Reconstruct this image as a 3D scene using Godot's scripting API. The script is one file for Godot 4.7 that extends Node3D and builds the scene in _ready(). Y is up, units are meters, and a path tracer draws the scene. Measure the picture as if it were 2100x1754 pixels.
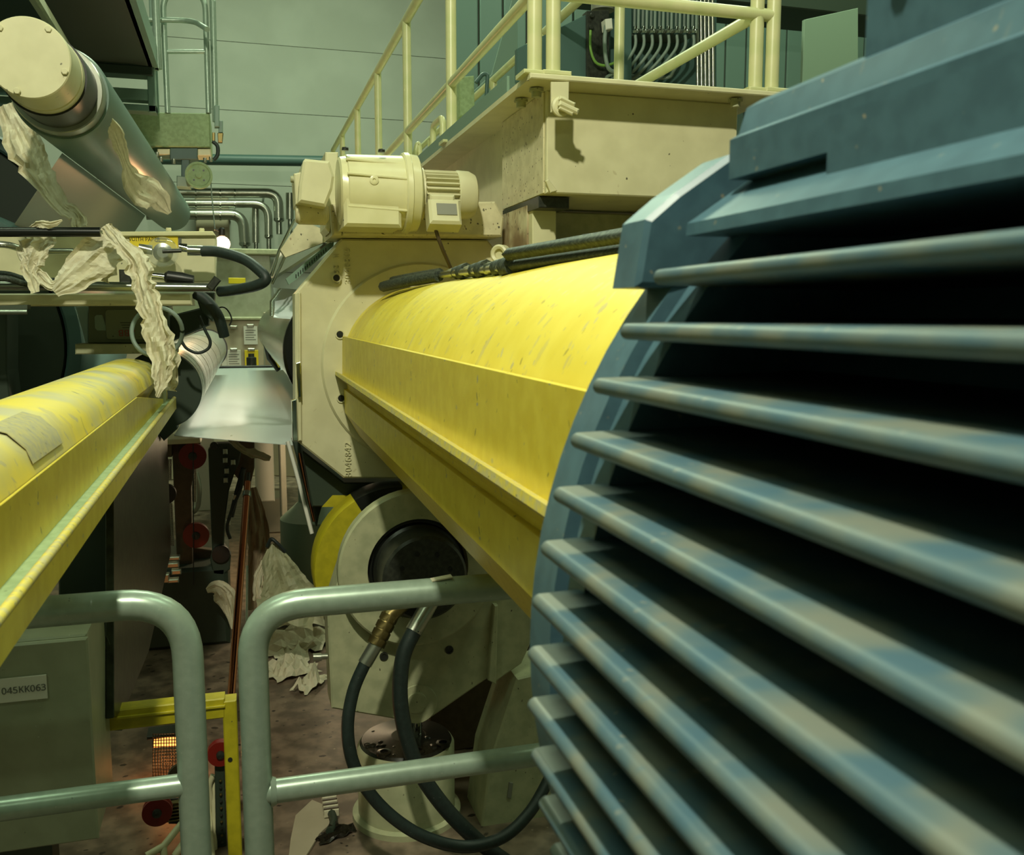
extends Node3D
# A paper-machine hall: two yellow shaft guards, roll stands, a blue drive motor in front.

const F := 1900.0            # focal length in pixels of the 2100 x 1754 frame
const YAW := -16.3124
const PITCH := -6.8130
const EYE := Vector3(0, 1.7, 0)
var cam_basis: Basis
var M := {}
var used := {}

# ------------------------------------------------------------------ measuring
func at(x: float, y: float, d: float) -> Vector3:      # a point of the plane z = -d, read off the photograph
	var r := cam_basis * Vector3((x - 1050.0) / F, -(y - 877.0) / F, -1.0)
	return EYE + r * (d / -r.z)
func at_x(x: float, y: float, wx: float) -> Vector3:
	var r := cam_basis * Vector3((x - 1050.0) / F, -(y - 877.0) / F, -1.0)
	return EYE + r * (wx / r.x)
func at_y(x: float, y: float, wy: float) -> Vector3:
	var r := cam_basis * Vector3((x - 1050.0) / F, -(y - 877.0) / F, -1.0)
	return EYE + r * ((wy - EYE.y) / r.y)
func pp(a: Array, d: float) -> PackedVector2Array:
	var o := PackedVector2Array()
	for i in range(0, a.size(), 2):
		var p := at(a[i], a[i + 1], d)
		o.append(Vector2(p.x, p.y))
	return o
func path_at(a: Array) -> Array:                        # x, y, d triples
	var o := []
	for i in range(0, a.size(), 3):
		o.append(at(a[i], a[i + 1], a[i + 2]))
	return o

# ------------------------------------------------------------------ mesh builder
class B:
	var st := SurfaceTool.new()
	var T := Transform3D()
	var g := 0
	var lo := Vector3(1e9, 1e9, 1e9)
	var hi := Vector3(-1e9, -1e9, -1e9)
	func _init():
		st.begin(Mesh.PRIMITIVE_TRIANGLES)
	func vtx(p: Vector3):
		var q := T * p
		lo = lo.min(q)
		hi = hi.max(q)
		st.add_vertex(q)
	func tri(a: Vector3, b: Vector3, c: Vector3, s := -1):
		st.set_smooth_group(s if s >= 0 else 0xFFFFFFFF)
		vtx(a); vtx(b); vtx(c)
	func quad(a: Vector3, b: Vector3, c: Vector3, d: Vector3, s := -1):
		tri(a, b, c, s)
		tri(a, c, d, s)
	func ng() -> int:
		g += 1
		return g
	func box(c: Vector3, s: Vector3, bv := 0.0, basis := Basis()):
		var h := s * 0.5
		var keep := T
		T = T * Transform3D(basis, c)
		if bv <= 0.0:
			bv = minf(0.002, minf(h.x, minf(h.y, h.z)) * 0.4)
		bv = minf(bv, minf(h.x, minf(h.y, h.z)) * 0.9)
		prism(PackedVector2Array([Vector2(-h.x, -h.y), Vector2(h.x, -h.y), Vector2(h.x, h.y), Vector2(-h.x, h.y)]), h.z, -h.z, bv)
		T = keep
	func bb(a: Vector3, b: Vector3, bv := 0.0):           # box from corner to corner
		box((a + b) * 0.5, (b - a).abs(), bv)
	static func inset(poly: PackedVector2Array, b: float) -> PackedVector2Array:
		var n := poly.size()
		var o := PackedVector2Array()
		for i in n:
			var e0 := (poly[i] - poly[(i + n - 1) % n]).normalized()
			var e1 := (poly[(i + 1) % n] - poly[i]).normalized()
			var n0 := Vector2(-e0.y, e0.x)
			var n1 := Vector2(-e1.y, e1.x)
			var m := (n0 + n1)
			var k := 1.0 + n0.dot(n1)
			o.append(poly[i] + (m * (b / k) if k > 0.3 else n0 * b))
		return o
	func prism(poly: PackedVector2Array, z1: float, z0: float, bv := 0.0, smooth := false):   # z1 front, z0 back
		if Geometry2D.is_polygon_clockwise(poly):
			poly = poly.duplicate()
			poly.reverse()
		var n := poly.size()
		var inn := inset(poly, bv) if bv > 0.0 else poly
		var ix := Geometry2D.triangulate_polygon(inn)
		if ix.is_empty():
			inn = poly
			ix = Geometry2D.triangulate_polygon(poly)
		for k in range(0, ix.size(), 3):
			var a := inn[ix[k]]
			var b := inn[ix[k + 1]]
			var c := inn[ix[k + 2]]
			if (b - a).cross(c - a) < 0.0:
				var t := b
				b = c
				c = t
			tri(Vector3(a.x, a.y, z1), Vector3(c.x, c.y, z1), Vector3(b.x, b.y, z1))
			tri(Vector3(a.x, a.y, z0), Vector3(b.x, b.y, z0), Vector3(c.x, c.y, z0))
		var s := ng() if smooth else -1
		var s2 := ng() if smooth else -1
		var s3 := ng() if smooth else -1
		for i in n:
			var a := poly[i]
			var b := poly[(i + 1) % n]
			quad(Vector3(a.x, a.y, z1 - bv), Vector3(b.x, b.y, z1 - bv), Vector3(b.x, b.y, z0 + bv), Vector3(a.x, a.y, z0 + bv), s) if false else quad(Vector3(a.x, a.y, z0 + bv), Vector3(a.x, a.y, z1 - bv), Vector3(b.x, b.y, z1 - bv), Vector3(b.x, b.y, z0 + bv), s)
			if bv > 0.0:
				var ia := inn[i]
				var ib := inn[(i + 1) % n]
				quad(Vector3(a.x, a.y, z1 - bv), Vector3(ia.x, ia.y, z1), Vector3(ib.x, ib.y, z1), Vector3(b.x, b.y, z1 - bv), s2)
				quad(Vector3(a.x, a.y, z0 + bv), Vector3(b.x, b.y, z0 + bv), Vector3(ib.x, ib.y, z0), Vector3(ia.x, ia.y, z0), s3)
	func sweep(poly: PackedVector3Array, off: Vector3, smooth_from := -1, smooth_to := -1):   # closed outline moved by off, ends capped
		var n := poly.size()
		var flat := PackedVector2Array()
		for p in poly:
			flat.append(Vector2(p.x, p.y))
		var ix := Geometry2D.triangulate_polygon(flat)
		for k in range(0, ix.size(), 3):
			tri(poly[ix[k]], poly[ix[k + 1]], poly[ix[k + 2]])
			tri(poly[ix[k]] + off, poly[ix[k + 2]] + off, poly[ix[k + 1]] + off)
		var s := ng()
		for i in n:
			var a := poly[i]
			var b := poly[(i + 1) % n]
			quad(a, a + off, b + off, b, s if i >= smooth_from and i < smooth_to else -1)
	static func frame(d: Vector3) -> Basis:
		var u := d.cross(Vector3.UP)
		if u.length() < 0.01:
			u = d.cross(Vector3.RIGHT)
		u = u.normalized()
		return Basis(u, u.cross(d).normalized() * -1.0, d.normalized())
	func tube(path: Array, r: float, n := 12, caps := true, r2 := -1.0):
		if r2 < 0.0:
			r2 = r
		var rings := []
		var m := path.size()
		var d0: Vector3 = (path[1] - path[0]).normalized()
		var u := frame(d0).x
		for i in m:
			var d: Vector3
			if i == 0:
				d = d0
			elif i == m - 1:
				d = (path[i] - path[i - 1]).normalized()
			else:
				d = ((path[i] - path[i - 1]).normalized() + (path[i + 1] - path[i]).normalized()).normalized()
			u = (u - d * u.dot(d)).normalized()
			var w := d.cross(u)
			var rr := lerpf(r, r2, float(i) / (m - 1))
			var k := 1.0
			if i > 0 and i < m - 1:
				k = 1.0 / maxf(0.5, sqrt((1.0 + (path[i] - path[i - 1]).normalized().dot((path[i + 1] - path[i]).normalized())) * 0.5))
			var ring := []
			for j in n:
				var t := TAU * j / n
				ring.append(path[i] + (u * cos(t) + w * sin(t)) * rr * (1.0 if k < 1.02 else k))
			rings.append(ring)
		var s := ng()
		for i in m - 1:
			for j in n:
				var j2 := (j + 1) % n
				quad(rings[i][j], rings[i][j2], rings[i + 1][j2], rings[i + 1][j], s)
		if caps:
			for j in range(1, n - 1):
				tri(rings[0][0], rings[0][j + 1], rings[0][j])
				tri(rings[m - 1][0], rings[m - 1][j], rings[m - 1][j + 1])
	func lathe(a: Vector3, dir: Vector3, prof: Array, n := 32, caps := true, from := 0.0, to := TAU):   # prof: [distance along, radius]
		var f := frame(dir.normalized())
		var m := prof.size()
		var full := to - from > TAU - 0.001
		var cols := n if full else n + 1
		var rings := []
		for p in prof:
			var ring := []
			for j in cols:
				var t := from + (to - from) * j / n
				ring.append(a + f.z * p[0] + (f.x * cos(t) + f.y * sin(t)) * p[1])
			rings.append(ring)
		var s := ng()
		for i in m - 1:
			if i > 0:
				var e0 := Vector2(prof[i][0] - prof[i - 1][0], prof[i][1] - prof[i - 1][1]).normalized()
				var e1 := Vector2(prof[i + 1][0] - prof[i][0], prof[i + 1][1] - prof[i][1]).normalized()
				if e0.dot(e1) < 0.86:
					s = ng()
			for j in n:
				var j2: int = (j + 1) % cols
				quad(rings[i][j], rings[i][j2], rings[i + 1][j2], rings[i + 1][j], s)
		if caps and full:
			for e in [0, m - 1]:
				if prof[e][1] > 0.0005:
					for j in range(1, n - 1):
						if e == 0:
							tri(rings[0][0], rings[0][j + 1], rings[0][j])
						else:
							tri(rings[e][0], rings[e][j], rings[e][j + 1])
	func ball(c: Vector3, r: float, n := 16):
		var prof := []
		for i in n / 2 + 1:
			var t := PI * i / (n / 2)
			prof.append([r - cos(t) * r, maxf(0.0, sin(t) * r)])
		lathe(c - Vector3(0, r, 0), Vector3.UP, prof, n, false)
	func hexbolt(c: Vector3, dir: Vector3, r: float, h: float):
		lathe(c, dir, [[0.0, r], [h * 0.8, r], [h, r * 0.85]], 6)
	func grid(rows: Array, s := 1, thick := Vector3.ZERO):          # rows of points
		var sm := ng() if s > 0 else -1
		for i in rows.size() - 1:
			for j in rows[i].size() - 1:
				quad(rows[i][j], rows[i][j + 1], rows[i + 1][j + 1], rows[i + 1][j], sm)
		if thick != Vector3.ZERO:
			var s2 := ng() if s > 0 else -1
			for i in rows.size() - 1:
				for j in rows[i].size() - 1:
					quad(rows[i][j] + thick, rows[i + 1][j] + thick, rows[i + 1][j + 1] + thick, rows[i][j + 1] + thick, s2)
			var e := []
			var R: int = rows.size() - 1
			var C: int = rows[0].size() - 1
			for j in C + 1:
				e.append(rows[0][j])
			for i in range(1, R + 1):
				e.append(rows[i][C])
			for j in range(C - 1, -1, -1):
				e.append(rows[R][j])
			for i in range(R - 1, -1, -1):
				e.append(rows[i][0])
			for k in e.size() - 1:
				quad(e[k], e[k] + thick, e[k + 1] + thick, e[k + 1])
	func mesh(shift := Vector3.ZERO) -> Mesh:
		st.generate_normals()
		var m := st.commit()
		if shift != Vector3.ZERO:
			var s2 := SurfaceTool.new()
			s2.append_from(m, 0, Transform3D(Basis(), -shift))
			m = s2.commit()
		return m

static func rounded(pts: Array, r: float, n := 8) -> Array:          # a path with its corners rounded
	var o := [pts[0]]
	for i in range(1, pts.size() - 1):
		var p: Vector3 = pts[i]
		var a: Vector3 = (pts[i - 1] - p)
		var b: Vector3 = (pts[i + 1] - p)
		var k := minf(r, minf(a.length(), b.length()) * 0.49)
		var p0 := p + a.normalized() * k
		var p1 := p + b.normalized() * k
		for j in n + 1:
			var t := float(j) / n
			o.append(p0.lerp(p, t).lerp(p.lerp(p1, t), t))
	o.append(pts[-1])
	return o
static func spline(pts: Array, n := 8) -> Array:
	var o := []
	for i in pts.size() - 1:
		var p0: Vector3 = pts[maxi(i - 1, 0)]
		var p1: Vector3 = pts[i]
		var p2: Vector3 = pts[i + 1]
		var p3: Vector3 = pts[mini(i + 2, pts.size() - 1)]
		for j in n:
			o.append(p1.cubic_interpolate(p2, p0, p3, float(j) / n))
	o.append(pts[-1])
	return o
static func disc(c: Vector2, r: float, n := 32, a0 := 0.0, a1 := TAU) -> PackedVector2Array:
	var o := PackedVector2Array()
	var full := a1 - a0 > TAU - 0.01
	for i in (n if full else n + 1):
		var t := a0 + (a1 - a0) * i / n
		o.append(c + Vector2(cos(t), sin(t)) * r)
	return o
static func rrect(c: Vector2, w: float, h: float, r: float, n := 5) -> PackedVector2Array:
	var o := PackedVector2Array()
	for q in 4:
		var cc := c + Vector2([1, -1, -1, 1][q] * (w / 2 - r), [1, 1, -1, -1][q] * (h / 2 - r))
		for i in n + 1:
			var t := PI / 2 * q + PI / 2 * i / n
			o.append(cc + Vector2(cos(t), sin(t)) * r)
	return o

# ------------------------------------------------------------------ nodes
func numbered(called: String) -> String:
	var n: int = used.get(called, -1) + 1
	used[called] = n
	return called if n == 0 else "%s_%03d" % [called, n]
func thing(called: String, label: String, category: String, group := "") -> Node3D:
	var o := Node3D.new()
	o.name = numbered(called)
	add_child(o)
	o.set_meta("label", label)
	o.set_meta("category", category)
	if group:
		o.set_meta("group", group)
	return o
func part(parent: Node3D, called: String, b: B, m: Material, label := "") -> MeshInstance3D:
	var o := MeshInstance3D.new()
	o.name = called
	var c := (b.lo + b.hi) * 0.5
	o.mesh = b.mesh(c)
	o.material_override = m
	parent.add_child(o, true)
	o.position = c
	var p := parent
	while p != self and p is Node3D:
		o.position -= p.position
		p = p.get_parent()
	if label:
		o.set_meta("label", label)
	return o
func copy_part(src: MeshInstance3D, parent: Node3D, called: String, move: Vector3) -> MeshInstance3D:
	var o := MeshInstance3D.new()
	o.name = called
	o.mesh = src.mesh
	o.material_override = src.material_override
	parent.add_child(o, true)
	o.position = src.position + move
	return o
func solo(called: String, label: String, category: String, b: B, m: Material, group := "") -> MeshInstance3D:
	var o := part(self, numbered(called), b, m, label)
	o.set_meta("category", category)
	if group:
		o.set_meta("group", group)
	return o
func struct(called: String, b: B, m: Material) -> MeshInstance3D:
	var o := part(self, called, b, m)
	o.set_meta("kind", "structure")
	return o
func lettering(parent: Node3D, called: String, words: String, height: float, centre: Vector3, basis: Basis, m: Material, depth := 0.001, face := "Droid Sans"):
	var f := SystemFont.new()
	f.font_names = PackedStringArray([face])
	var t := TextMesh.new()
	t.text = words
	t.font = f
	t.font_size = 64
	t.pixel_size = height / 46.0
	t.depth = depth
	t.curve_step = 2.0
	var o := MeshInstance3D.new()
	o.name = called
	o.mesh = t
	o.material_override = m
	parent.add_child(o, true)
	o.basis = basis
	o.position = centre
	var p := parent
	while p != self and p is Node3D:
		o.position -= p.position
		p = p.get_parent()
func settle():                                           # move the origin of every thing with parts to its base
	for o in get_children():
		if o is MeshInstance3D or o is Light3D or o is Camera3D or not o is Node3D:
			continue
		var box := AABB()
		var first := true
		for c in o.get_children():
			if c is MeshInstance3D:
				var a: AABB = c.transform * c.mesh.get_aabb()
				box = a if first else box.merge(a)
				first = false
		if first:
			continue
		var base := Vector3(box.get_center().x, box.position.y, box.get_center().z)
		o.position += base
		for c in o.get_children():
			c.position -= base

# ------------------------------------------------------------------ materials
func flat(c: Color, rough := 0.6, metal := 0.0) -> StandardMaterial3D:
	var m := StandardMaterial3D.new()
	m.albedo_color = c
	m.roughness = rough
	m.metallic = metal
	return m
func speckled(c1: Color, c2: Color, specks: Array, seed_: int, freq: float, repeat: float, rough := 0.55, metal := 0.0, world := false, size := 512, octaves := 4) -> StandardMaterial3D:
	# colour between c1 and c2 by seamless noise; specks: [colour, count, smallest, largest, stretch, angle]
	var nz := FastNoiseLite.new()
	nz.seed = seed_
	nz.noise_type = FastNoiseLite.TYPE_SIMPLEX_SMOOTH
	nz.frequency = freq
	nz.fractal_octaves = octaves
	var gray := nz.get_seamless_image(size, size)
	gray.convert(Image.FORMAT_L8)
	var data := gray.get_data()
	var px := PackedByteArray()
	px.resize(size * size * 3)
	for i in size * size:
		var t := smoothstep(0.15, 0.85, data[i] / 255.0)
		px[i * 3] = int((c1.r + (c2.r - c1.r) * t) * 255.0)
		px[i * 3 + 1] = int((c1.g + (c2.g - c1.g) * t) * 255.0)
		px[i * 3 + 2] = int((c1.b + (c2.b - c1.b) * t) * 255.0)
	var rng := RandomNumberGenerator.new()
	rng.seed = seed_ * 7 + 1
	for s in specks:
		var c: Color = s[0]
		for k in s[1]:
			var cx := rng.randi_range(0, size - 1)
			var cy := rng.randi_range(0, size - 1)
			var r := lerpf(s[2], s[3], pow(rng.randf(), 2.5))
			var e: float = s[4] * rng.randf_range(0.6, 1.4)
			var an: float = s[5] + rng.randf_range(-0.9, 0.9)
			var w := int(ceil(r * maxf(e, 1.0)))
			var op := rng.randf_range(0.5, 1.0)
			for dy in range(-w, w + 1):
				for dx in range(-w, w + 1):
					var u := dx * cos(an) + dy * sin(an)
					var v := -dx * sin(an) + dy * cos(an)
					var q := (u * u) / (r * r * e * e) + v * v / (r * r)
					q += rng.randf() * 0.35
					if q < 1.0:
						var i := (((cy + dy + size) % size) * size + (cx + dx + size) % size) * 3
						px[i] = int(lerpf(px[i], c.r * 255, op))
						px[i + 1] = int(lerpf(px[i + 1], c.g * 255, op))
						px[i + 2] = int(lerpf(px[i + 2], c.b * 255, op))
	var im := Image.create_from_data(size, size, false, Image.FORMAT_RGB8, px)
	var m := StandardMaterial3D.new()
	m.albedo_texture = ImageTexture.create_from_image(im)
	m.roughness = rough
	m.metallic = metal
	m.uv1_triplanar = true
	m.uv1_world_triplanar = world
	m.uv1_scale = Vector3.ONE / repeat
	return m
func glow(c: Color, e: float) -> StandardMaterial3D:
	var m := flat(c, 0.5)
	m.emission_enabled = true
	m.emission = c
	m.emission_energy_multiplier = e
	return m

func make_materials():
	var dark := Color(0.13, 0.12, 0.08)
	M.cream = speckled(Color(0.79, 0.77, 0.62), Color(0.83, 0.81, 0.66), [[dark, 34, 0.6, 2.4, 1.0, 0.0], [Color(0.75, 0.72, 0.57), 40, 0.8, 2.4, 3.0, 1.5]], 3, 0.012, 0.9, 0.42)
	M.cream_dirty = speckled(Color(0.76, 0.73, 0.59), Color(0.82, 0.79, 0.65), [[dark, 560, 0.6, 2.6, 1.2, 1.5], [Color(0.45, 0.36, 0.25), 90, 0.6, 3.0, 2.0, 1.5]], 5, 0.02, 0.7, 0.5)
	M.cream_rust = speckled(Color(0.52, 0.43, 0.32), Color(0.82, 0.79, 0.65), [[dark, 420, 0.6, 3.0, 1.5, 1.5], [Color(0.36, 0.26, 0.18), 90, 0.6, 4.0, 2.5, 1.5]], 8, 0.006, 0.7, 0.6)
	M.cream_grey = speckled(Color(0.62, 0.63, 0.50), Color(0.70, 0.70, 0.56), [[dark, 60, 0.5, 2.0, 2.0, 1.5]], 9, 0.015, 0.6, 0.55)
	M.cream_gloss = speckled(Color(0.83, 0.81, 0.63), Color(0.86, 0.84, 0.67), [[dark, 14, 0.6, 1.8, 1.0, 0.0]], 11, 0.01, 0.7, 0.28)
	M.rail = speckled(Color(0.80, 0.79, 0.60), Color(0.76, 0.77, 0.56), [[Color(0.45, 0.43, 0.30), 14, 0.6, 2.0, 1.5, 0.0]], 12, 0.01, 0.6, 0.35)
	var chip := Color(0.62, 0.60, 0.53)
	M.yellow = speckled(Color(0.85, 0.77, 0.25), Color(0.89, 0.82, 0.32), [[chip, 170, 1.0, 7.0, 1.25, 0.9], [Color(0.70, 0.68, 0.57), 190, 0.8, 4.0, 1.6, 2.2], [Color(0.42, 0.38, 0.2), 70, 0.6, 2.4, 2.0, 1.2]], 21, 0.012, 0.62, 0.5)
	M.yellow_plain = speckled(Color(0.80, 0.72, 0.20), Color(0.84, 0.77, 0.26), [[Color(0.42, 0.40, 0.22), 90, 0.6, 2.4, 4.0, 1.5], [chip, 60, 0.8, 4.0, 1.5, 0.8]], 22, 0.02, 0.55, 0.40)
	M.yellow_worn = speckled(Color(0.72, 0.69, 0.52), Color(0.84, 0.77, 0.28), [[chip, 160, 1.0, 7.0, 3.0, 0.1], [Color(0.25, 0.26, 0.16), 120, 0.5, 3.0, 3.0, 0.3]], 23, 0.03, 0.35, 0.6)
	M.yellow_scuffed = speckled(Color(0.70, 0.68, 0.55), Color(0.86, 0.78, 0.27), [[chip, 160, 1.0, 6.0, 3.0, 0.4], [Color(0.3, 0.3, 0.2), 60, 0.5, 2.2, 3.0, 0.6]], 24, 0.008, 1.1, 0.55)
	M.yellow_olive = speckled(Color(0.66, 0.62, 0.10), Color(0.72, 0.67, 0.12), [[Color(0.3, 0.3, 0.2), 30, 0.6, 2.6, 1.0, 0.0]], 25, 0.02, 0.5, 0.5)
	M.blue = speckled(Color(0.25, 0.36, 0.41), Color(0.28, 0.40, 0.45), [[Color(0.55, 0.53, 0.46), 90, 0.6, 3.0, 1.2, 0.3]], 31, 0.02, 0.3, 0.42)
	M.blue_dusty = speckled(Color(0.43, 0.45, 0.41), Color(0.26, 0.37, 0.42), [[Color(0.56, 0.55, 0.49), 46, 1.0, 6.0, 2.0, 0.0], [Color(0.29, 0.40, 0.45), 50, 1.0, 6.0, 1.6, 0.4]], 32, 0.008, 0.3, 0.45, 0.0, false, 512, 3)
	M.rail_green = speckled(Color(0.58, 0.65, 0.59), Color(0.62, 0.69, 0.63), [[Color(0.75, 0.76, 0.70), 46, 0.5, 2.6, 1.6, 0.3], [Color(0.2, 0.2, 0.17), 16, 0.5, 3.0, 1.8, 0.0]], 41, 0.02, 0.3, 0.33, 0.35)
	M.green_paint = speckled(Color(0.52, 0.60, 0.42), Color(0.58, 0.66, 0.48), [[Color(0.25, 0.28, 0.18), 140, 0.5, 1.6, 1.5, 0.0]], 42, 0.03, 0.5, 0.6)
	M.green_grey = flat(Color(0.44, 0.54, 0.48), 0.45)
	M.teal_dark = flat(Color(0.25, 0.36, 0.34), 0.5)
	M.green_plate = flat(Color(0.42, 0.45, 0.34), 0.5)
	M.olive = flat(Color(0.34, 0.37, 0.27), 0.5)
	M.green_dark = flat(Color(0.17, 0.22, 0.17), 0.6)
	M.cabinet = speckled(Color(0.56, 0.58, 0.48), Color(0.59, 0.61, 0.51), [[Color(0.8, 0.8, 0.74), 12, 0.5, 1.6, 1.0, 0.0], [dark, 10, 0.5, 1.4, 1.0, 0.0]], 43, 0.01, 0.5, 0.4)
	M.wall = speckled(Color(0.66, 0.68, 0.63), Color(0.69, 0.71, 0.66), [], 44, 0.006, 3.0, 0.75)
	M.wall_joint = flat(Color(0.42, 0.44, 0.40), 0.8)
	M.ceiling = flat(Color(0.45, 0.47, 0.44), 0.9)
	M.clad = flat(Color(0.40, 0.50, 0.46), 0.55)
	M.clad_pale = flat(Color(0.50, 0.58, 0.50), 0.55)
	M.floor = speckled(Color(0.36, 0.31, 0.26), Color(0.53, 0.46, 0.39), [[Color(0.13, 0.11, 0.09), 300, 0.6, 4.0, 1.4, 0.0], [Color(0.6, 0.55, 0.47), 120, 0.5, 2.0, 1.2, 0.0]], 45, 0.02, 1.3, 0.45, 0.0, true)
	M.concrete = speckled(Color(0.40, 0.39, 0.35), Color(0.48, 0.47, 0.42), [], 46, 0.03, 1.0, 0.9)
	M.rubber = speckled(Color(0.10, 0.14, 0.13), Color(0.13, 0.18, 0.17), [[Color(0.55, 0.56, 0.5), 60, 0.5, 1.6, 2.0, 0.0]], 51, 0.03, 0.3, 0.5)
	M.rubber_dusty = speckled(Color(0.09, 0.12, 0.10), Color(0.30, 0.33, 0.28), [[Color(0.55, 0.56, 0.5), 160, 0.5, 2.4, 2.0, 0.0]], 52, 0.05, 0.25, 0.6)
	M.black = flat(Color(0.07, 0.08, 0.07), 0.4)
	M.black_satin = flat(Color(0.09, 0.10, 0.09), 0.28, 0.2)
	M.dark_metal = speckled(Color(0.16, 0.17, 0.15), Color(0.22, 0.23, 0.20), [[Color(0.32, 0.33, 0.29), 60, 0.5, 1.6, 3.0, 0.0]], 53, 0.03, 0.3, 0.35, 0.15)
	M.steel = flat(Color(0.62, 0.64, 0.60), 0.25, 1.0)
	M.chrome = flat(Color(0.80, 0.81, 0.78), 0.09, 1.0)
	M.zinc = flat(Color(0.66, 0.67, 0.62), 0.3, 0.9)
	M.brass = flat(Color(0.42, 0.37, 0.22), 0.4, 0.8)
	M.copper = flat(Color(0.74, 0.46, 0.33), 0.16, 1.0)
	M.sheet_painted_sheen = speckled(Color(0.16, 0.17, 0.13), Color(0.26, 0.28, 0.22), [[Color(0.4, 0.42, 0.36), 160, 0.4, 1.2, 14.0, 1.57]], 54, 0.02, 0.6, 0.3, 0.7)  # the pale long streaks are reflected light painted into the colour
	M.brown = speckled(Color(0.30, 0.25, 0.18), Color(0.34, 0.29, 0.21), [[dark, 30, 0.5, 1.6, 1.0, 0.0]], 55, 0.02, 0.5, 0.5)
	M.red = flat(Color(0.46, 0.08, 0.05), 0.4)
	M.paper = speckled(Color(0.80, 0.77, 0.66), Color(0.86, 0.84, 0.74), [[Color(0.25, 0.23, 0.18), 26, 0.5, 1.6, 1.2, 0.0]], 61, 0.02, 0.4, 0.85)
	M.paper.backlight = Color(0.25, 0.24, 0.19)
	M.kraft = flat(Color(0.56, 0.50, 0.40), 0.8)
	M.paper_worn = speckled(Color(0.60, 0.59, 0.50), Color(0.70, 0.66, 0.44), [[Color(0.30, 0.30, 0.26), 200, 0.6, 2.4, 3.0, 0.2], [Color(0.80, 0.72, 0.25), 40, 1.0, 6.0, 1.4, 0.0]], 65, 0.03, 0.3, 0.8)
	M.paper_plain = flat(Color(0.83, 0.82, 0.77), 0.8)
	M.web = flat(Color(0.86, 0.90, 0.90), 0.24)
	M.web.metallic = 0.1
	M.roll_green = flat(Color(0.37, 0.46, 0.42), 0.38)
	M.roll_sheet = flat(Color(0.47, 0.55, 0.50), 0.45)
	M.label_yellow = flat(Color(0.90, 0.80, 0.08), 0.5)
	M.print = flat(Color(0.08, 0.08, 0.07), 0.7)
	M.print_grey = flat(Color(0.36, 0.37, 0.34), 0.7)
	M.print_red = flat(Color(0.52, 0.10, 0.07), 0.6)
	M.grease = speckled(Color(0.05, 0.045, 0.03), Color(0.17, 0.15, 0.10), [[Color(0.35, 0.32, 0.22), 60, 0.5, 3.0, 1.2, 0.0]], 62, 0.05, 0.2, 0.3)
	M.cable = flat(Color(0.46, 0.52, 0.48), 0.45)
	M.cable_green = flat(Color(0.42, 0.58, 0.24), 0.5)
	M.console = speckled(Color(0.68, 0.64, 0.54), Color(0.71, 0.67, 0.57), [], 63, 0.01, 1.0, 0.6)
	M.plate_grey = flat(Color(0.50, 0.50, 0.45), 0.5)
	M.chrome_roll = flat(Color(0.80, 0.80, 0.77), 0.26, 0.55)
	M.chrome_band = flat(Color(0.55, 0.55, 0.51), 0.3, 0.6)
	var gl := StandardMaterial3D.new()
	gl.albedo_color = Color(0.75, 0.80, 0.76, 0.16)
	gl.transparency = BaseMaterial3D.TRANSPARENCY_ALPHA
	gl.roughness = 0.05
	M.glass = gl
	M.bulb = glow(Color(1.0, 0.86, 0.66), 6.0)
	M.tube_white = glow(Color(1.0, 0.93, 0.80), 3.0)
	M.tube_warm = glow(Color(1.0, 0.62, 0.30), 2.2)
	M.lamp_face = glow(Color(0.92, 1.0, 0.80), 1.5)

# ------------------------------------------------------------------ scene
func _ready():
	cam_basis = Basis.from_euler(Vector3(deg_to_rad(PITCH), deg_to_rad(YAW), 0))
	var cam := Camera3D.new()
	cam.name = "camera"
	add_child(cam)
	cam.fov = rad_to_deg(2.0 * atan(877.0 / F))
	cam.near = 0.02
	cam.far = 60.0
	cam.transform = Transform3D(cam_basis, EYE)
	var lens := CameraAttributesPhysical.new()
	lens.frustum_focal_length = 12.0 * F / 877.0      # 24 mm high frame
	lens.frustum_focus_distance = 3.3
	lens.exposure_aperture = 10.0
	cam.attributes = lens
	cam.current = true
	var we := WorldEnvironment.new()
	we.name = "environment"
	var env := Environment.new()
	env.background_mode = Environment.BG_COLOR
	env.background_color = Color(0.02, 0.025, 0.02)
	env.tonemap_mode = Environment.TONE_MAPPER_LINEAR
	env.tonemap_exposure = 1.2
	env.sdfgi_enabled = true
	env.ssao_enabled = true
	env.ssil_enabled = true
	we.environment = env
	add_child(we)
	make_materials()
	lamps()
	room()
	roll_stand()
	gear_motor()
	platform()
	guard_right()
	blue_motor()
	lower_housing()
	handrails()
	guard_left()
	left_machine()
	upper_left()
	web_and_gap()
	background()
	electric_panel()
	floor_things()
	settle()

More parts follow.
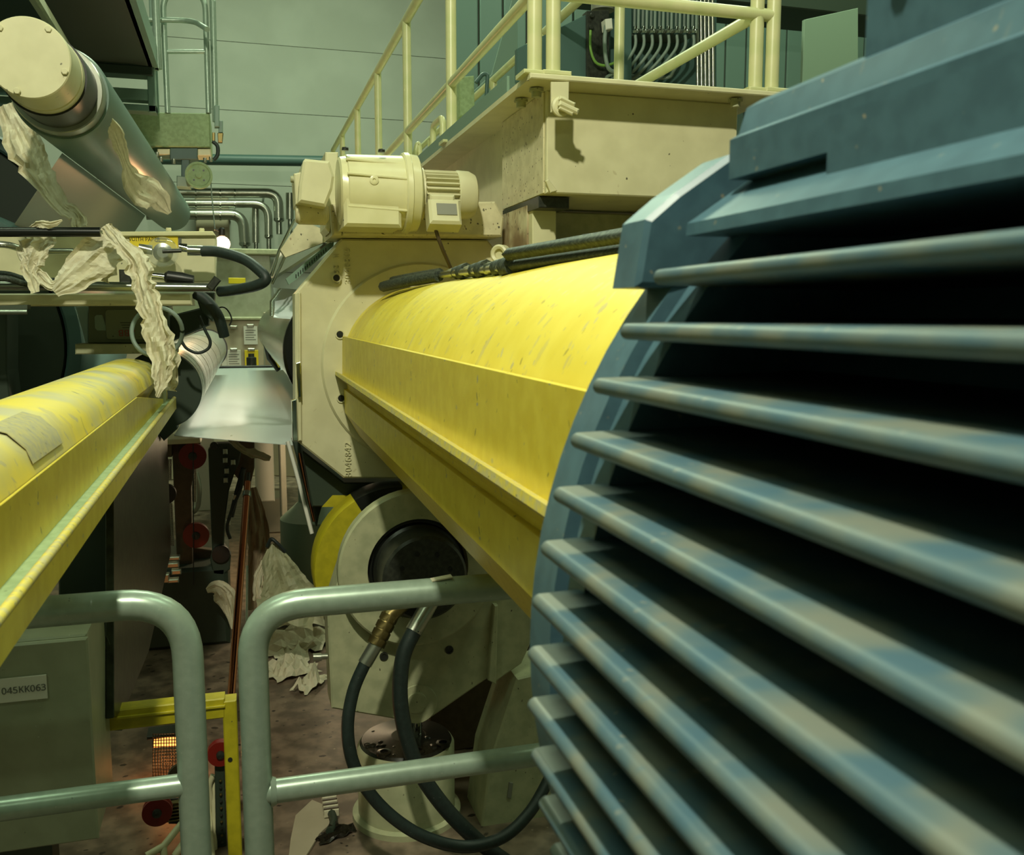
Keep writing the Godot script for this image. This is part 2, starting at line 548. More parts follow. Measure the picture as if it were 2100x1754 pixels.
func spot(pos: Vector3, to: Vector3, angle: float, e: float, c: Color, size: float, called: String):
	var l := SpotLight3D.new()
	l.name = called
	add_child(l)
	l.look_at_from_position(pos, to, Vector3.FORWARD if absf((to - pos).normalized().y) > 0.98 else Vector3.UP)
	l.spot_angle = angle
	l.spot_angle_attenuation = 0.4
	l.spot_range = 40.0
	l.spot_attenuation = 2.0
	l.light_energy = e
	l.light_color = c
	l.light_size = size
	l.shadow_enabled = true
func omni(pos: Vector3, e: float, c: Color, size: float, called: String):
	var l := OmniLight3D.new()
	l.name = called
	add_child(l)
	l.position = pos
	l.omni_range = 30.0
	l.omni_attenuation = 2.0
	l.light_energy = e
	l.light_color = c
	l.light_size = size
	l.shadow_enabled = true
func high_bay(p: Vector3, to: Vector3, e: float, c: Color, label: String, angle := 70.0, size := 0.14):
	var t := thing("unseen_high_bay_lamp", label, "lamp", "hall lamps")
	var d := (to - p).normalized()
	var b := B.new()
	b.lathe(p - d * 0.34, d, [[0.0, 0.09], [0.12, 0.1], [0.14, 0.13], [0.30, 0.24], [0.34, 0.25], [0.335, 0.24], [0.15, 0.12]], 24)
	part(t, "reflector", b, M.zinc)
	b = B.new()
	b.lathe(p - d * 0.12, d, [[0.0, 0.13], [0.02, 0.16], [0.03, 0.0]], 20)
	part(t, "bulb", b, M.lamp_face)
	b = B.new()
	b.tube([p - d * 0.34, Vector3(p.x, 7.5, p.z)], 0.012, 8)
	part(t, "suspension", b, M.zinc)
	spot(p - d * 0.05, to, angle, e, c, size, "unseen_high_bay_light")
func ceiling_tube(p: Vector3, e: float, c: Color, along_x: bool, label: String):
	var t := thing("unseen_ceiling_light", label, "ceiling light", "unseen hall ceiling lights")
	var s := Vector3(2.4, 0.1, 0.3) if along_x else Vector3(0.3, 0.1, 2.4)
	var b := B.new()
	b.bb(p + Vector3(-s.x / 2, 0.02, -s.z / 2), p + Vector3(s.x / 2, 0.12, s.z / 2))
	part(t, "housing", b, M.zinc)
	b = B.new()
	b.bb(p + Vector3(-s.x / 2 + 0.02, 0.0, -s.z / 2 + 0.02), p + Vector3(s.x / 2 - 0.02, 0.02, s.z / 2 - 0.02))
	part(t, "diffuser", b, M.lamp_face)
	var l := AreaLight3D.new()
	l.name = "unseen_ceiling_light_source"
	add_child(l)
	l.look_at_from_position(p - Vector3(0, 0.02, 0), p - Vector3(0, 1, 0), Vector3.FORWARD)
	l.area_size = Vector2(s.x, s.z)
	l.area_range = 40.0
	l.area_attenuation = 2.0
	l.light_energy = e
	l.light_color = c
	l.shadow_enabled = true

func lamps():
	var green := Color(0.90, 1.0, 0.84)
	var warm := Color(1.0, 0.74, 0.50)
	high_bay(Vector3(-0.3, 4.05, -0.1), Vector3(0.3, 1.3, -3.0), 8.4, Color(1.0, 1.0, 0.88), "unseen hall lamp hung above the viewer, aimed at the cream roll stand", 75.0, 0.07)  # out of view, placed to give the main light and its hard shadows
	for a in [[Vector3(-2.4, 7.3, -3.0), 7.0, "unseen ceiling light above the green walkway"], [Vector3(2.6, 7.3, -1.0), 7.0, "unseen ceiling light above the blue motor"], [Vector3(0.6, 7.3, -9.0), 28.0, "unseen ceiling light near the pale rear wall"], [Vector3(4.6, 7.3, -6.0), 14.0, "unseen ceiling light above the cable panel"], [Vector3(-3.0, 7.3, 2.0), 4.0, "unseen ceiling light behind the viewer"]]:
		ceiling_tube(a[0], a[1], green, true, a[2])  # all out of view, placed for the soft greenish light of the hall
	# the bare bulb between the machines
	var p := at(456, 500, 6.2)
	var t := thing("bare_bulb", "bright bare bulb hanging glowing beside the end of the cream beam", "lamp")
	var b := B.new()
	b.ball(p, 0.048, 20)
	part(t, "bulb", b, M.bulb)
	b = B.new()
	b.lathe(p + Vector3(0, 0.1, 0), Vector3.DOWN, [[0.0, 0.012], [0.01, 0.02], [0.05, 0.02], [0.055, 0.017]], 16)
	part(t, "socket", b, M.black)
	b = B.new()
	b.tube([p + Vector3(0, 0.07, 0), at(441, 470, 6.2)], 0.006, 8)
	part(t, "holder", b, M.black)
	omni(p, 0.2, warm, 0.03, "bulb_light")
	# an unseen lamp behind the geared motor, placed to brighten the web
	p = Vector3(0.345, 2.27, -4.3)
	t = thing("unseen_web_lamp", "unseen small warm lamp behind the geared motor, lighting the web", "lamp")
	b = B.new()
	b.box(p + Vector3(0, 0.03, 0), Vector3(0.1, 0.06, 0.5), 0.01)
	part(t, "housing", b, M.black)
	b = B.new()
	b.box(p - Vector3(0, 0.012, 0), Vector3(0.07, 0.02, 0.46), 0.006)
	part(t, "tube", b, M.tube_white)
	b = B.new()
	b.tube([p + Vector3(0, 0.06, 0), p + Vector3(0.575, -0.0, 0)], 0.012, 8)
	part(t, "arm", b, M.black)
	spot(p - Vector3(0, 0.03, 0), Vector3(0.0, 1.2, -5.2), 42.0, 5.0, Color(1.0, 0.93, 0.82), 0.08, "unseen_web_light")
	p = Vector3(0.52, 1.02, -6.0)
	t = thing("unseen_gap_lamp", "unseen small strip lamp under the web, lighting the gap behind the cream roll stand", "lamp")  # out of view, placed to brighten the gap below the web
	b = B.new()
	b.box(p + Vector3(0, 0.03, 0), Vector3(0.1, 0.06, 0.5), 0.01)
	part(t, "housing", b, M.black)
	b = B.new()
	b.box(p - Vector3(0, 0.012, 0), Vector3(0.07, 0.02, 0.46), 0.006)
	part(t, "tube", b, M.tube_white)
	omni(p - Vector3(0, 0.08, 0), 0.55, Color(1.0, 0.88, 0.70), 0.08, "unseen_gap_light")

func room():
	var b := B.new()
	b.bb(Vector3(-6.5, -0.3, -14.0), Vector3(8.0, 0.0, 5.0))
	struct("floor", b, M.floor)
	b = B.new()
	b.bb(Vector3(-6.5, 7.5, -14.0), Vector3(8.0, 7.7, 5.0))
	struct("ceiling", b, M.ceiling)
	b = B.new()
	b.bb(Vector3(-6.7, -0.3, -14.0), Vector3(-6.5, 7.7, 5.0))
	struct("wall_left", b, M.wall)
	b = B.new()
	b.bb(Vector3(-6.5, -0.3, 5.0), Vector3(8.0, 7.7, 5.2))
	struct("wall_front", b, M.wall)
	b = B.new()
	b.bb(Vector3(8.0, -0.3, -14.0), Vector3(8.2, 7.7, 5.2))
	struct("wall_right", b, M.wall)
	# rear wall of wide horizontal panels
	b = B.new()
	b.bb(Vector3(-6.7, -0.3, -13.4), Vector3(8.2, 7.7, -13.2))
	var w := struct("wall_back", b, M.wall_joint)
	var seam := [0.0]
	for y in [560, 385, 237, 100, -40]:
		seam.append(at(650, y, 13.18).y)
	seam.append(7.5)
	for i in seam.size() - 1:
		b = B.new()
		b.bb(Vector3(-6.5, seam[i] + 0.003, -13.2), Vector3(8.0, seam[i + 1] - 0.003, -13.165), 0.002)
		part(w, "panel", b, M.wall)

# ------------------------------------------------------------------ the cream stand on the right with the guarded shaft
func roll_stand():
	var D := 3.2
	var t := thing("roll_stand", "cream cast roll stand plate with a round cover, cast number 3046842", "machine stand")
	var b := B.new()
	b.prism(pp([605, 602, 700, 490, 1000, 492, 1015, 510, 1015, 984, 705, 981, 606, 903], D), -D, -D - 0.16, 0.006)
	part(t, "plate", b, M.cream)
	# narrow edge strips on its left flank
	b = B.new()
	b.prism(pp([611, 600, 617, 600, 619, 905, 612, 905], D - 0.012), -D + 0.012, -D, 0.003)
	part(t, "edge_strip", b, M.cream)
	var c := at(868, 748, D)
	b = B.new()
	b.lathe(Vector3(c.x, c.y, -D), Vector3.BACK, [[0.0, 0.352], [0.003, 0.352], [0.014, 0.345], [0.014, 0.27], [0.0, 0.27]], 64, false)
	part(t, "round_cover", b, M.cream)
	for q in [[697, 686], [700, 817], [690, 570]]:
		b = B.new()
		var p := at(q[0], q[1], D - 0.016)
		b.lathe(p, Vector3.BACK, [[0.0, 0.016], [0.003, 0.016], [0.003, 0.012], [0.001, 0.012]], 16, false)
		var bo := part(t, "bolt", b, M.cream)
		b = B.new()
		b.lathe(p - Vector3(0, 0, 0.001), Vector3.BACK, [[0.0, 0.011], [0.002, 0.0105], [0.0025, 0.0]], 12)
		part(bo, "socket", b, M.black)
	var turn := Basis(Vector3(0, 0, 1), PI / 2)
	lettering(t, "cast_number", "3046842", 0.021, at(714, 942, D - 0.002), turn, M.cream, 0.006, "Droid Sans Mono")
	lettering(t, "cast_number", "3046809", 0.021, at(713, 545, D - 0.002), turn, M.cream, 0.006, "Droid Sans Mono")
	lettering(t, "cast_number", "6098 M", 0.021, at(690, 552, D - 0.002), turn, M.cream, 0.006, "Droid Sans Mono")
	# saddle on top that carries the geared motor
	b = B.new()
	b.prism(pp([672, 426, 1000, 420, 1018, 452, 1014, 490, 676, 488], D), -D + 0.10, -D - 0.2, 0.006)
	part(t, "saddle", b, M.cream_dirty)
	b = B.new()
	b.prism(pp([664, 318, 690, 318, 690, 430, 672, 480, 664, 470], D), -D + 0.06, -D - 0.15, 0.004)
	part(t, "saddle_web", b, M.cream)
	# dark frame under the plate with hazard stripes
	b = B.new()
	b.prism(pp([622, 925, 706, 990, 1000, 990, 1000, 1040, 640, 1040], D + 0.1), -D - 0.1, -D - 0.7, 0.005)
	var fr := part(t, "lower_frame", b, M.green_dark)
	for k in 6:
		b = B.new()
		var x := 660 + k * 68
		b.prism(pp([x + 22, 1016, x + 52, 1016, x + 30, 1040, x, 1040], D + 0.098), -D - 0.098, -D - 0.1)
		part(fr, "stripe", b, M.yellow_olive)
	# the dark roll end behind the plate
	t = thing("backing_roll", "large dark roll whose edge shows behind the cream stand plate", "roll")
	c = at(690, 722, 3.52)
	b = B.new()
	b.lathe(Vector3(c.x + 0.05, c.y, -3.5), Vector3.FORWARD, [[0.0, 0.20], [0.0, 0.235], [0.012, 0.245], [0.07, 0.245]], 56)
	part(t, "end_disc", b, M.black_satin)
	b = B.new()
	b.lathe(Vector3(c.x + 0.05, c.y, -3.57), Vector3.FORWARD, [[0.0, 0.235], [5.3, 0.235]], 56)
	part(t, "roll_shell", b, M.steel)
	# chrome strips stand in for the warm highlight on the plate's left edge
	b = B.new()
	b.prism(pp([607, 745, 616, 742, 618, 815, 611, 815], 3.17), -3.165, -3.2, 0.002)
	solo("edge_highlight", "added chrome strip for the highlight on the left edge of the cream stand plate", "guide strip", b, M.chrome)
	b = B.new()
	b.prism(pp([598, 822, 608, 818, 611, 905, 600, 905], 3.2), -3.19, -3.23, 0.002)
	solo("edge_highlight", "short added chrome strip for the highlight at the lower left corner of the cream stand plate", "guide strip", b, M.chrome)

# ------------------------------------------------------------------ the cream geared motor
func gear_motor():
	var D := 3.0
	var t := thing("gear_motor", "cream geared motor lying on top of the roll stand", "motor")
	var a := at(693, 392, D)
	var ax := Vector3(1, 0.004, 0).normalized()
	var k := D / F                                      # metres per pixel there
	var b := B.new()
	b.lathe(a, ax, [[0.0, 60 * k], [3 * k, 66 * k], [14 * k, 68 * k], [16 * k, 71 * k], [128 * k, 73 * k]], 40)
	part(t, "gearbox", b, M.cream_gloss)
	b = B.new()
	b.box(a + Vector3(60 * k, -36 * k, 0.0), Vector3(112 * k, 76 * k, 128 * k), 0.01)
	part(t, "gearbox_foot", b, M.cream_gloss)
	b = B.new()
	b.lathe(a + ax * 126 * k, ax, [[0.0, 76 * k], [3 * k, 79 * k], [12 * k, 80 * k], [14 * k, 77 * k], [30 * k, 75 * k], [34 * k, 68 * k], [38 * k, 50 * k]], 40)
	part(t, "flange", b, M.cream_gloss)
	for r in [[-22, 24, -58], [38, 16, -56], [-52, 10, -48]]:              # stiffening ribs on the gearbox
		b = B.new()
		var h: float = sqrt(maxf(0.0, 70.0 * 70.0 - r[0] * r[0])) * k
		b.T = Transform3D(Basis(Vector3(0, 0, 1), -0.05), a + Vector3(70 * k, r[0] * -1.0 * k, h))
		b.box(Vector3.ZERO, Vector3(116 * k, 5 * k, 12 * k), 0.002)
		part(t, "rib", b, M.cream_gloss)
	b = B.new()
	b.lathe(a + Vector3(62 * k, 14 * k, 70 * k), Vector3.BACK, [[0.0, 9 * k], [3 * k, 9 * k], [4 * k, 7 * k], [4 * k, 3 * k], [2 * k, 3 * k]], 20)
	part(t, "oil_plug", b, M.cream_gloss)
	for q in [[-4, -67], [66, -67], [-4, 66], [66, 66]]:
		b = B.new()
		b.hexbolt(a + Vector3((q[0] + 14) * k, (-62 if q[1] < 0 else 70) * k, 52 * k), Vector3.BACK if q[1] < 0 else Vector3.UP, 7 * k, 6 * k)
		part(t, "bolt", b, M.dark_metal)
	# finned motor
	var m0 := a + ax * 164 * k
	b = B.new()
	b.lathe(m0 - ax * 2 * k, ax, [[0.0, 50 * k], [6 * k, 52 * k], [8 * k, 38 * k], [78 * k, 38 * k]], 32)
	var body := part(t, "motor_body", b, M.cream)
	for i in 26:
		var an := TAU * i / 26.0
		b = B.new()
		b.T = Transform3D(Basis(Vector3(1, 0, 0), an), m0 + ax * 41 * k)
		b.box(Vector3(0, 42 * k, 0), Vector3(68 * k, 11 * k, 2.6 * k), 0.001)
		part(body, "fin", b, M.cream)
	b = B.new()
	b.lathe(m0 + ax * 74 * k, ax, [[0.0, 47 * k], [2 * k, 49 * k], [26 * k, 48 * k], [38 * k, 42 * k], [43 * k, 30 * k], [44 * k, 0.0]], 32)
	part(t, "fan_cowl", b, M.cream)
	b = B.new()
	b.box(m0 + Vector3(32 * k, -26 * k, 52 * k), Vector3(50 * k, 34 * k, 40 * k), 0.006)
	b.T = Transform3D(Basis(Vector3(1, 0, 0), -0.35), m0 + Vector3(34 * k, -50 * k, 66 * k))
	b.box(Vector3.ZERO, Vector3(64 * k, 52 * k, 46 * k), 0.008)
	part(t, "terminal_box", b, M.cream)
	b = B.new()
	b.T = Transform3D(Basis(Vector3(1, 0, 0), -0.35), m0 + Vector3(34 * k, -50 * k, 66 * k))
	b.box(Vector3(3 * k, 3 * k, 24 * k), Vector3(40 * k, 24 * k, 2.0 * k), 0.0005)
	part(t, "rating_plate", b, M.plate_grey, "worn grey rating plate")
	# brake and switch box at the left end
	b = B.new()
	var z0 := -D + 0.13
	b.prism(pp([622, 330, 626, 325, 676, 330, 686, 362, 682, 388, 668, 424, 612, 414, 614, 380], D - 0.13), z0, z0 - 0.24, 0.008)
	part(t, "switch_box", b, M.cream)
	b = B.new()
	b.prism(pp([602, 358, 620, 354, 620, 420, 606, 420], D - 0.05), z0 - 0.06, z0 - 0.2, 0.004)
	part(t, "switch_box_back", b, M.cream)
	b = B.new()
	b.hexbolt(at(604, 368, D - 0.04), Vector3.LEFT, 0.011, 0.012)
	part(t, "bolt", b, M.cream_grey)
	b = B.new()
	b.lathe(at(606, 436, D - 0.02), Vector3(1, 0, 0), [[0.0, 0.03], [0.01, 0.036], [0.09, 0.036], [0.1, 0.02]], 20)
	part(t, "shaft_sleeve", b, M.cream_dirty)
	# brown cable down to the guard
	b = B.new()
	b.tube(spline([at(893, 470, 2.9), at(905, 505, 2.92), at(927, 556, 3.0)], 6), 0.006, 8)
	solo("motor_cable", "thin brown cable hanging from the geared motor to the yellow guard", "cable", b, M.brown)
	# glossy sheets of the doctor tray left of the stand
	t = thing("doctor_tray", "tilted steel tray with a speckled cream bracket left of the roll stand", "machine tray")
	b = B.new()
	var c0 := [at(548, 578, 3.75), at(690, 488, 3.35), at(600, 600, 4.3), at(690, 520, 3.9)]
	b.grid([[at(545, 585, 3.9), at(690, 492, 3.34)], [at(572, 515, 4.6), at(690, 452, 4.1)]], 0, Vector3(0, 0.012, 0))
	part(t, "tray_sheet", b, M.zinc)
	b = B.new()
	b.sweep(PackedVector3Array([at(575, 512, 3.42), at(617, 450, 3.42), at(660, 470, 3.42), at(668, 496, 3.42), at(585, 528, 3.42)]), Vector3(0, 0, -0.06))
	part(t, "bracket", b, M.cream_dirty)
	b = B.new()
	b.tube([at(556, 566, 3.6), at(573, 514, 3.6), at(604, 450, 3.6)], 0.006, 8)
	part(t, "edge_rod", b, M.chrome)
	b = B.new()
	b.tube([at(558, 583, 3.6), at(585, 524, 3.6)], 0.006, 8)
	part(t, "edge_rod", b, M.chrome)
	b = B.new()
	b.sweep(PackedVector3Array([at(586, 572, 3.38), at(672, 500, 3.38), at(685, 494, 3.38), at(684, 505, 3.38), at(605, 575, 3.38), at(592, 584, 3.38)]), Vector3(0, 0, -0.03))
	var bar := part(t, "slotted_bar", b, M.green_grey)
	for i in 14:
		var f := i / 13.0
		b = B.new()
		b.box(at(lerpf(607, 668, f), lerpf(566, 512, f), 3.377), Vector3(0.003, 0.012, 0.004), 0.0005)
		part(bar, "slot", b, M.black)
	b = B.new()
	b.tube([at(556, 648, 3.7), at(556, 618, 3.7), at(575, 592, 3.7)], 0.005, 8)
	part(t, "edge_rod", b, M.chrome)
	b = B.new()
	var rows := []
	for i in 7:
		var f := i / 6.0
		var y := 590 + 62 * f
		rows.append([at(560 + 4 * sin(f * 3), y, 4.2 - 0.5 * f), at(640, y + 6 - 26 * sin(f * PI) * 0.3, 3.62 + 0.04 * f)])
	b.grid(rows, 1)
	part(t, "curved_apron", b, M.web)

# ------------------------------------------------------------------ gangway on the right
func platform():
	var X0 := 0.815
	var X1 := 1.625
	var Y := 2.388
	var Z0 := -2.6
	var Z1 := -8.6
	var t := thing("gangway", "cream steel gangway on a box beam above the yellow guard", "walkway")
	var b := B.new()
	b.bb(Vector3(X0, Y - 0.016, Z1), Vector3(X1, Y, Z0), 0.003)
	part(t, "deck", b, M.cream)
	b = B.new()
	b.bb(Vector3(X0 + 0.003, Y, Z1), Vector3(X0 + 0.012, Y + 0.05, Z0 - 0.25), 0.002)
	part(t, "toe_board", b, M.green_grey)
	b = B.new()
	b.bb(Vector3(0.905, 2.072, -3.2), Vector3(1.545, Y - 0.016, -2.72), 0.004)
	part(t, "box_beam", b, M.cream)
	b = B.new()
	b.bb(Vector3(0.9, 2.074, -3.198), Vector3(0.905, Y - 0.018, -2.74), 0.001)
	part(t, "beam_flank", b, M.cream_dirty)
	b = B.new()
	b.bb(Vector3(0.93, 2.06, Z1), Vector3(1.5, Y - 0.016, -3.2), 0.004)
	part(t, "long_beam", b, M.cream)
	# column under the beam
	b = B.new()
	b.bb(Vector3(0.905, 1.56, -3.19), Vector3(0.985, 2.06, -2.86), 0.003)
	part(t, "column", b, M.cream)
	b = B.new()
	b.bb(Vector3(1.42, 0.0, -3.09), Vector3(1.54, 2.08, -2.9), 0.004)
	part(t, "column", b, M.cream)
	b = B.new()
	b.bb(Vector3(0.898, 1.72, -3.19), Vector3(0.905, 2.055, -2.9), 0.001)
	part(t, "stained_plate", b, M.cream_rust, "rust stained cover plate")
	b = B.new()
	b.bb(Vector3(0.985, 1.56, -3.19), Vector3(1.6, 2.06, -3.1), 0.003)
	part(t, "rear_panel", b, M.cream_grey)
	b = B.new()
	b.bb(Vector3(0.9, 2.035, -3.195), Vector3(1.0, 2.07, -2.78), 0.003)
	part(t, "bearing_pad", b, M.dark_metal)
	b = B.new()
	b.prism(pp([1118, 372, 1124, 368, 1142, 392, 1128, 396], 2.712), -2.705, -2.72, 0.002)
	part(t, "corner_gusset", b, M.cream)
	for q in [[1012, 525]]:
		b = B.new()
		var p := at(1032, 522, 2.88)
		b.lathe(p, Vector3(-0.7, 0, 0.7), [[0.0, 0.03], [0.03, 0.03], [0.034, 0.024], [0.03, 0.016], [0.02, 0.016]], 20)
		part(t, "boss", b, M.cream)
	for q in [Vector3(X0 + 0.05, Y - 0.02, Z0 - 0.1), Vector3(X0 + 0.045, Y - 0.02, Z0 - 0.24), Vector3(X1 - 0.13, Y - 0.02, Z0 - 0.05), Vector3(X1 - 0.02, Y - 0.02, Z0 - 0.05)]:
		b = B.new()
		b.lathe(q, Vector3.DOWN, [[0.0, 0.022], [0.008, 0.022], [0.008, 0.015], [0.024, 0.015]], 6)
		part(t, "bolt", b, M.cream_grey)
	# hanging bracket with its latch
	t = thing("latch_bracket", "cream strap with a bent latch hanging from the front edge of the gangway", "bracket")
	b = B.new()
	b.prism(pp([1130, 168, 1167, 168, 1166, 232, 1130, 230], 2.6), -2.598, -2.608, 0.002)
	part(t, "strap", b, M.cream)
	b = B.new()
	b.prism(pp([1145, 200, 1151, 200, 1151, 212, 1145, 212], 2.597), -2.597, -2.6)
	part(t, "slot", b, M.dark_metal)
	b = B.new()
	var q := at(1152, 218, 2.585)
	b.lathe(q - Vector3(0, 0, 0.012), Vector3.BACK, [[0.0, 0.028], [0.01, 0.028], [0.014, 0.022]], 20)
	b.T = Transform3D(Basis(Vector3(0, 0, 1), -0.35), q + Vector3(0.012, -0.004, 0.012))
	b.box(Vector3(0.004, 0.0, 0), Vector3(0.062, 0.016, 0.018), 0.005)
	b.box(Vector3(-0.006, 0.014, 0), Vector3(0.05, 0.012, 0.016), 0.005)
	b.box(Vector3(0.0, -0.012, 0), Vector3(0.044, 0.008, 0.014), 0.003)
	part(t, "latch", b, M.cream)
	# railings: posts every metre, a middle rail and a top rail on either side, a rail across the front
	var sides := [[X0 + 0.03, "cream tube railing on the near side of the gangway, above the geared motor"], [X1 - 0.06, "cream tube railing on the far side of the gangway, before the cables"]]
	for s in sides:
		var x: float = s[0]
		t = thing("railing", s[1], "railing", "gangway railings")
		var zs := [-2.655, -3.75, -4.75, -5.75, -6.75, -7.75, -8.5]
		for i in zs.size():
			b = B.new()
			b.tube([Vector3(x, Y, zs[i]), Vector3(x, 3.16, zs[i])], 0.0215, 14)
			part(t, "post", b, M.rail)
			b = B.new()
			b.box(Vector3(x, Y + 0.006, zs[i]), Vector3(0.09, 0.012, 0.09), 0.003)
			part(t, "base_plate", b, M.rail)
		b = B.new()
		b.tube([Vector3(x, 3.16, -2.66), Vector3(x, 3.16, -8.5)], 0.0215, 14)
		part(t, "top_rail", b, M.rail)
		b = B.new()
		b.tube([Vector3(x, 2.625, -2.66), Vector3(x, 2.625, -8.5)], 0.019, 14)
		part(t, "middle_rail", b, M.rail)
	t = thing("railing", "cream tube railing across the front end of the gangway", "railing", "gangway railings")
	for x in [X0 + 0.085, X1 - 0.005]:
		b = B.new()
		b.tube([Vector3(x, Y, -2.65), Vector3(x, 3.16, -2.65)], 0.0215, 14)
		part(t, "post", b, M.rail)
		b = B.new()
		b.box(Vector3(x - 0.0, Y + 0.007, -2.65), Vector3(0.085, 0.014, 0.085), 0.003)
		part(t, "base_plate", b, M.rail)
	b = B.new()
	b.tube([Vector3(X0 + 0.1, 2.625, -2.65), Vector3(X1 - 0.01, 2.625, -2.65)], 0.019, 14)
	part(t, "middle_rail", b, M.rail)
	b = B.new()
	b.tube([Vector3(X0 + 0.085, 3.16, -2.65), Vector3(X1 - 0.005, 3.16, -2.65)], 0.0215, 14)
	part(t, "top_rail", b, M.rail)
	# low green rail loop beyond the deck edge
	t = thing("step_rail", "short pale green rail loop beside the gangway edge", "railing")
	b = B.new()
	b.tube(rounded([at(888, 300, 4.2), at(888, 258, 4.2), at(908, 240, 4.0), at(908, 300, 4.0)], 0.04), 0.014, 10)
	part(t, "loop", b, M.rail)
	b = B.new()
	b.tube(rounded([at(846, 330, 5.0), at(858, 290, 5.0), at(863, 330, 5.0)], 0.03), 0.014, 10)
	part(t, "loop", b, M.rail)

# ------------------------------------------------------------------ yellow guards
func guard_right():
	var D := 3.185
	var L := 2.44
	var dir := (EYE - at(504, 645, 1.0)).normalized()
	var off := dir * (L / dir.z)
	var t := thing("shaft_guard", "chipped yellow sheet guard over the shaft between stand and blue motor", "guard", "yellow shaft guards")
	var c := at(868, 748, D)
	var k := D / F
	var poly := PackedVector3Array()
	var n := 28
	for i in n + 1:
		var an := lerpf(-0.5, PI - 0.37, i / float(n))
		poly.append(Vector3(c.x + cos(an) * 166 * k, c.y + sin(an) * 160 * k, -D))
	for q in [[706, 700], [706, 772], [712, 792], [713, 846], [740, 890], [770, 908], [980, 905]]:
		poly.append(at(q[0], q[1], D))
	var b := B.new()
	b.sweep(poly, off, 0, n)
	part(t, "shell", b, M.yellow)
	# lower flank, a separate folded sheet
	b = B.new()
	b.sweep(PackedVector3Array([at(705, 798, D), at(707, 846, D), at(736, 893, D), at(744, 888, D), at(718, 840, D), at(718, 798, D)]), off * 0.995)
	part(t, "lower_sheet", b, M.yellow_plain)
	b = B.new()
	b.sweep(PackedVector3Array([at(702, 690, D), at(702, 768, D), at(709, 768, D), at(709, 690, D)]), off * 0.997)
	part(t, "side_sheet", b, M.yellow_plain)
	b = B.new()
	b.sweep(PackedVector3Array([at(688, 762, D), at(687, 769, D), at(704, 782, D), at(712, 782, D), at(708, 770, D)]), off * 1.0)
	part(t, "flange", b, M.yellow_worn)
	# rubber clamping profiles along the top
	t = thing("clamp_profile", "dark rubber clamping profile along the top edge of the yellow guard", "seal profile")
	var q0 := at(1036, 556, 2.06)
	for j in 2:
		b = B.new()
		var s := Vector3(0.012 * j, 0.022 * (1 - j) , 0)
		var p0 := at(1040, 552, 1.72) + s
		var p1 := at(1420, 502, 1.14) + s
		b.tube([p0 + Vector3(0, 0.005, 0), p1 + Vector3(0, 0.005, 0)], 0.012, 4)
		part(t, "strip", b, M.rubber_dusty)
	# lumpy hose bundle from the stand to the profile
	t = thing("hose_bundle", "dirty dark hose bundle lying on top of the yellow guard", "hose")
	b = B.new()
	b.tube(spline(path_at([786, 588, 3.0, 830, 578, 2.8, 900, 566, 2.6]), 6), 0.017, 8)
	part(t, "hose", b, M.rubber_dusty)
	b = B.new()
	b.tube(spline(path_at([806, 576, 3.0, 850, 568, 2.8, 902, 560, 2.6]), 6), 0.014, 8)
	part(t, "hose", b, M.rubber_dusty)
	b = B.new()
	b.tube(path_at([903, 564, 2.6, 1038, 548, 1.75]), 0.009, 10)
	var ho := part(t, "clip_rod", b, M.steel)
	for i in 9:
		var f := i / 8.0
		var p := at(925, 561, 2.45).lerp(at(1036, 548, 1.76), f)
		b = B.new()
		b.tube([p, p + Vector3(0.006, 0.002, 0.032)], 0.014 + 0.003 * (i % 3), 8)
		part(ho, "ring", b, M.rubber_dusty if i % 3 else M.steel)
	b = B.new()
	b.tube(path_at([1195, 492, 1.9, 1240, 486, 1.9]), 0.012, 8)
	solo("clip", "small black clip on the panel above the yellow guard", "clip", b, M.black)

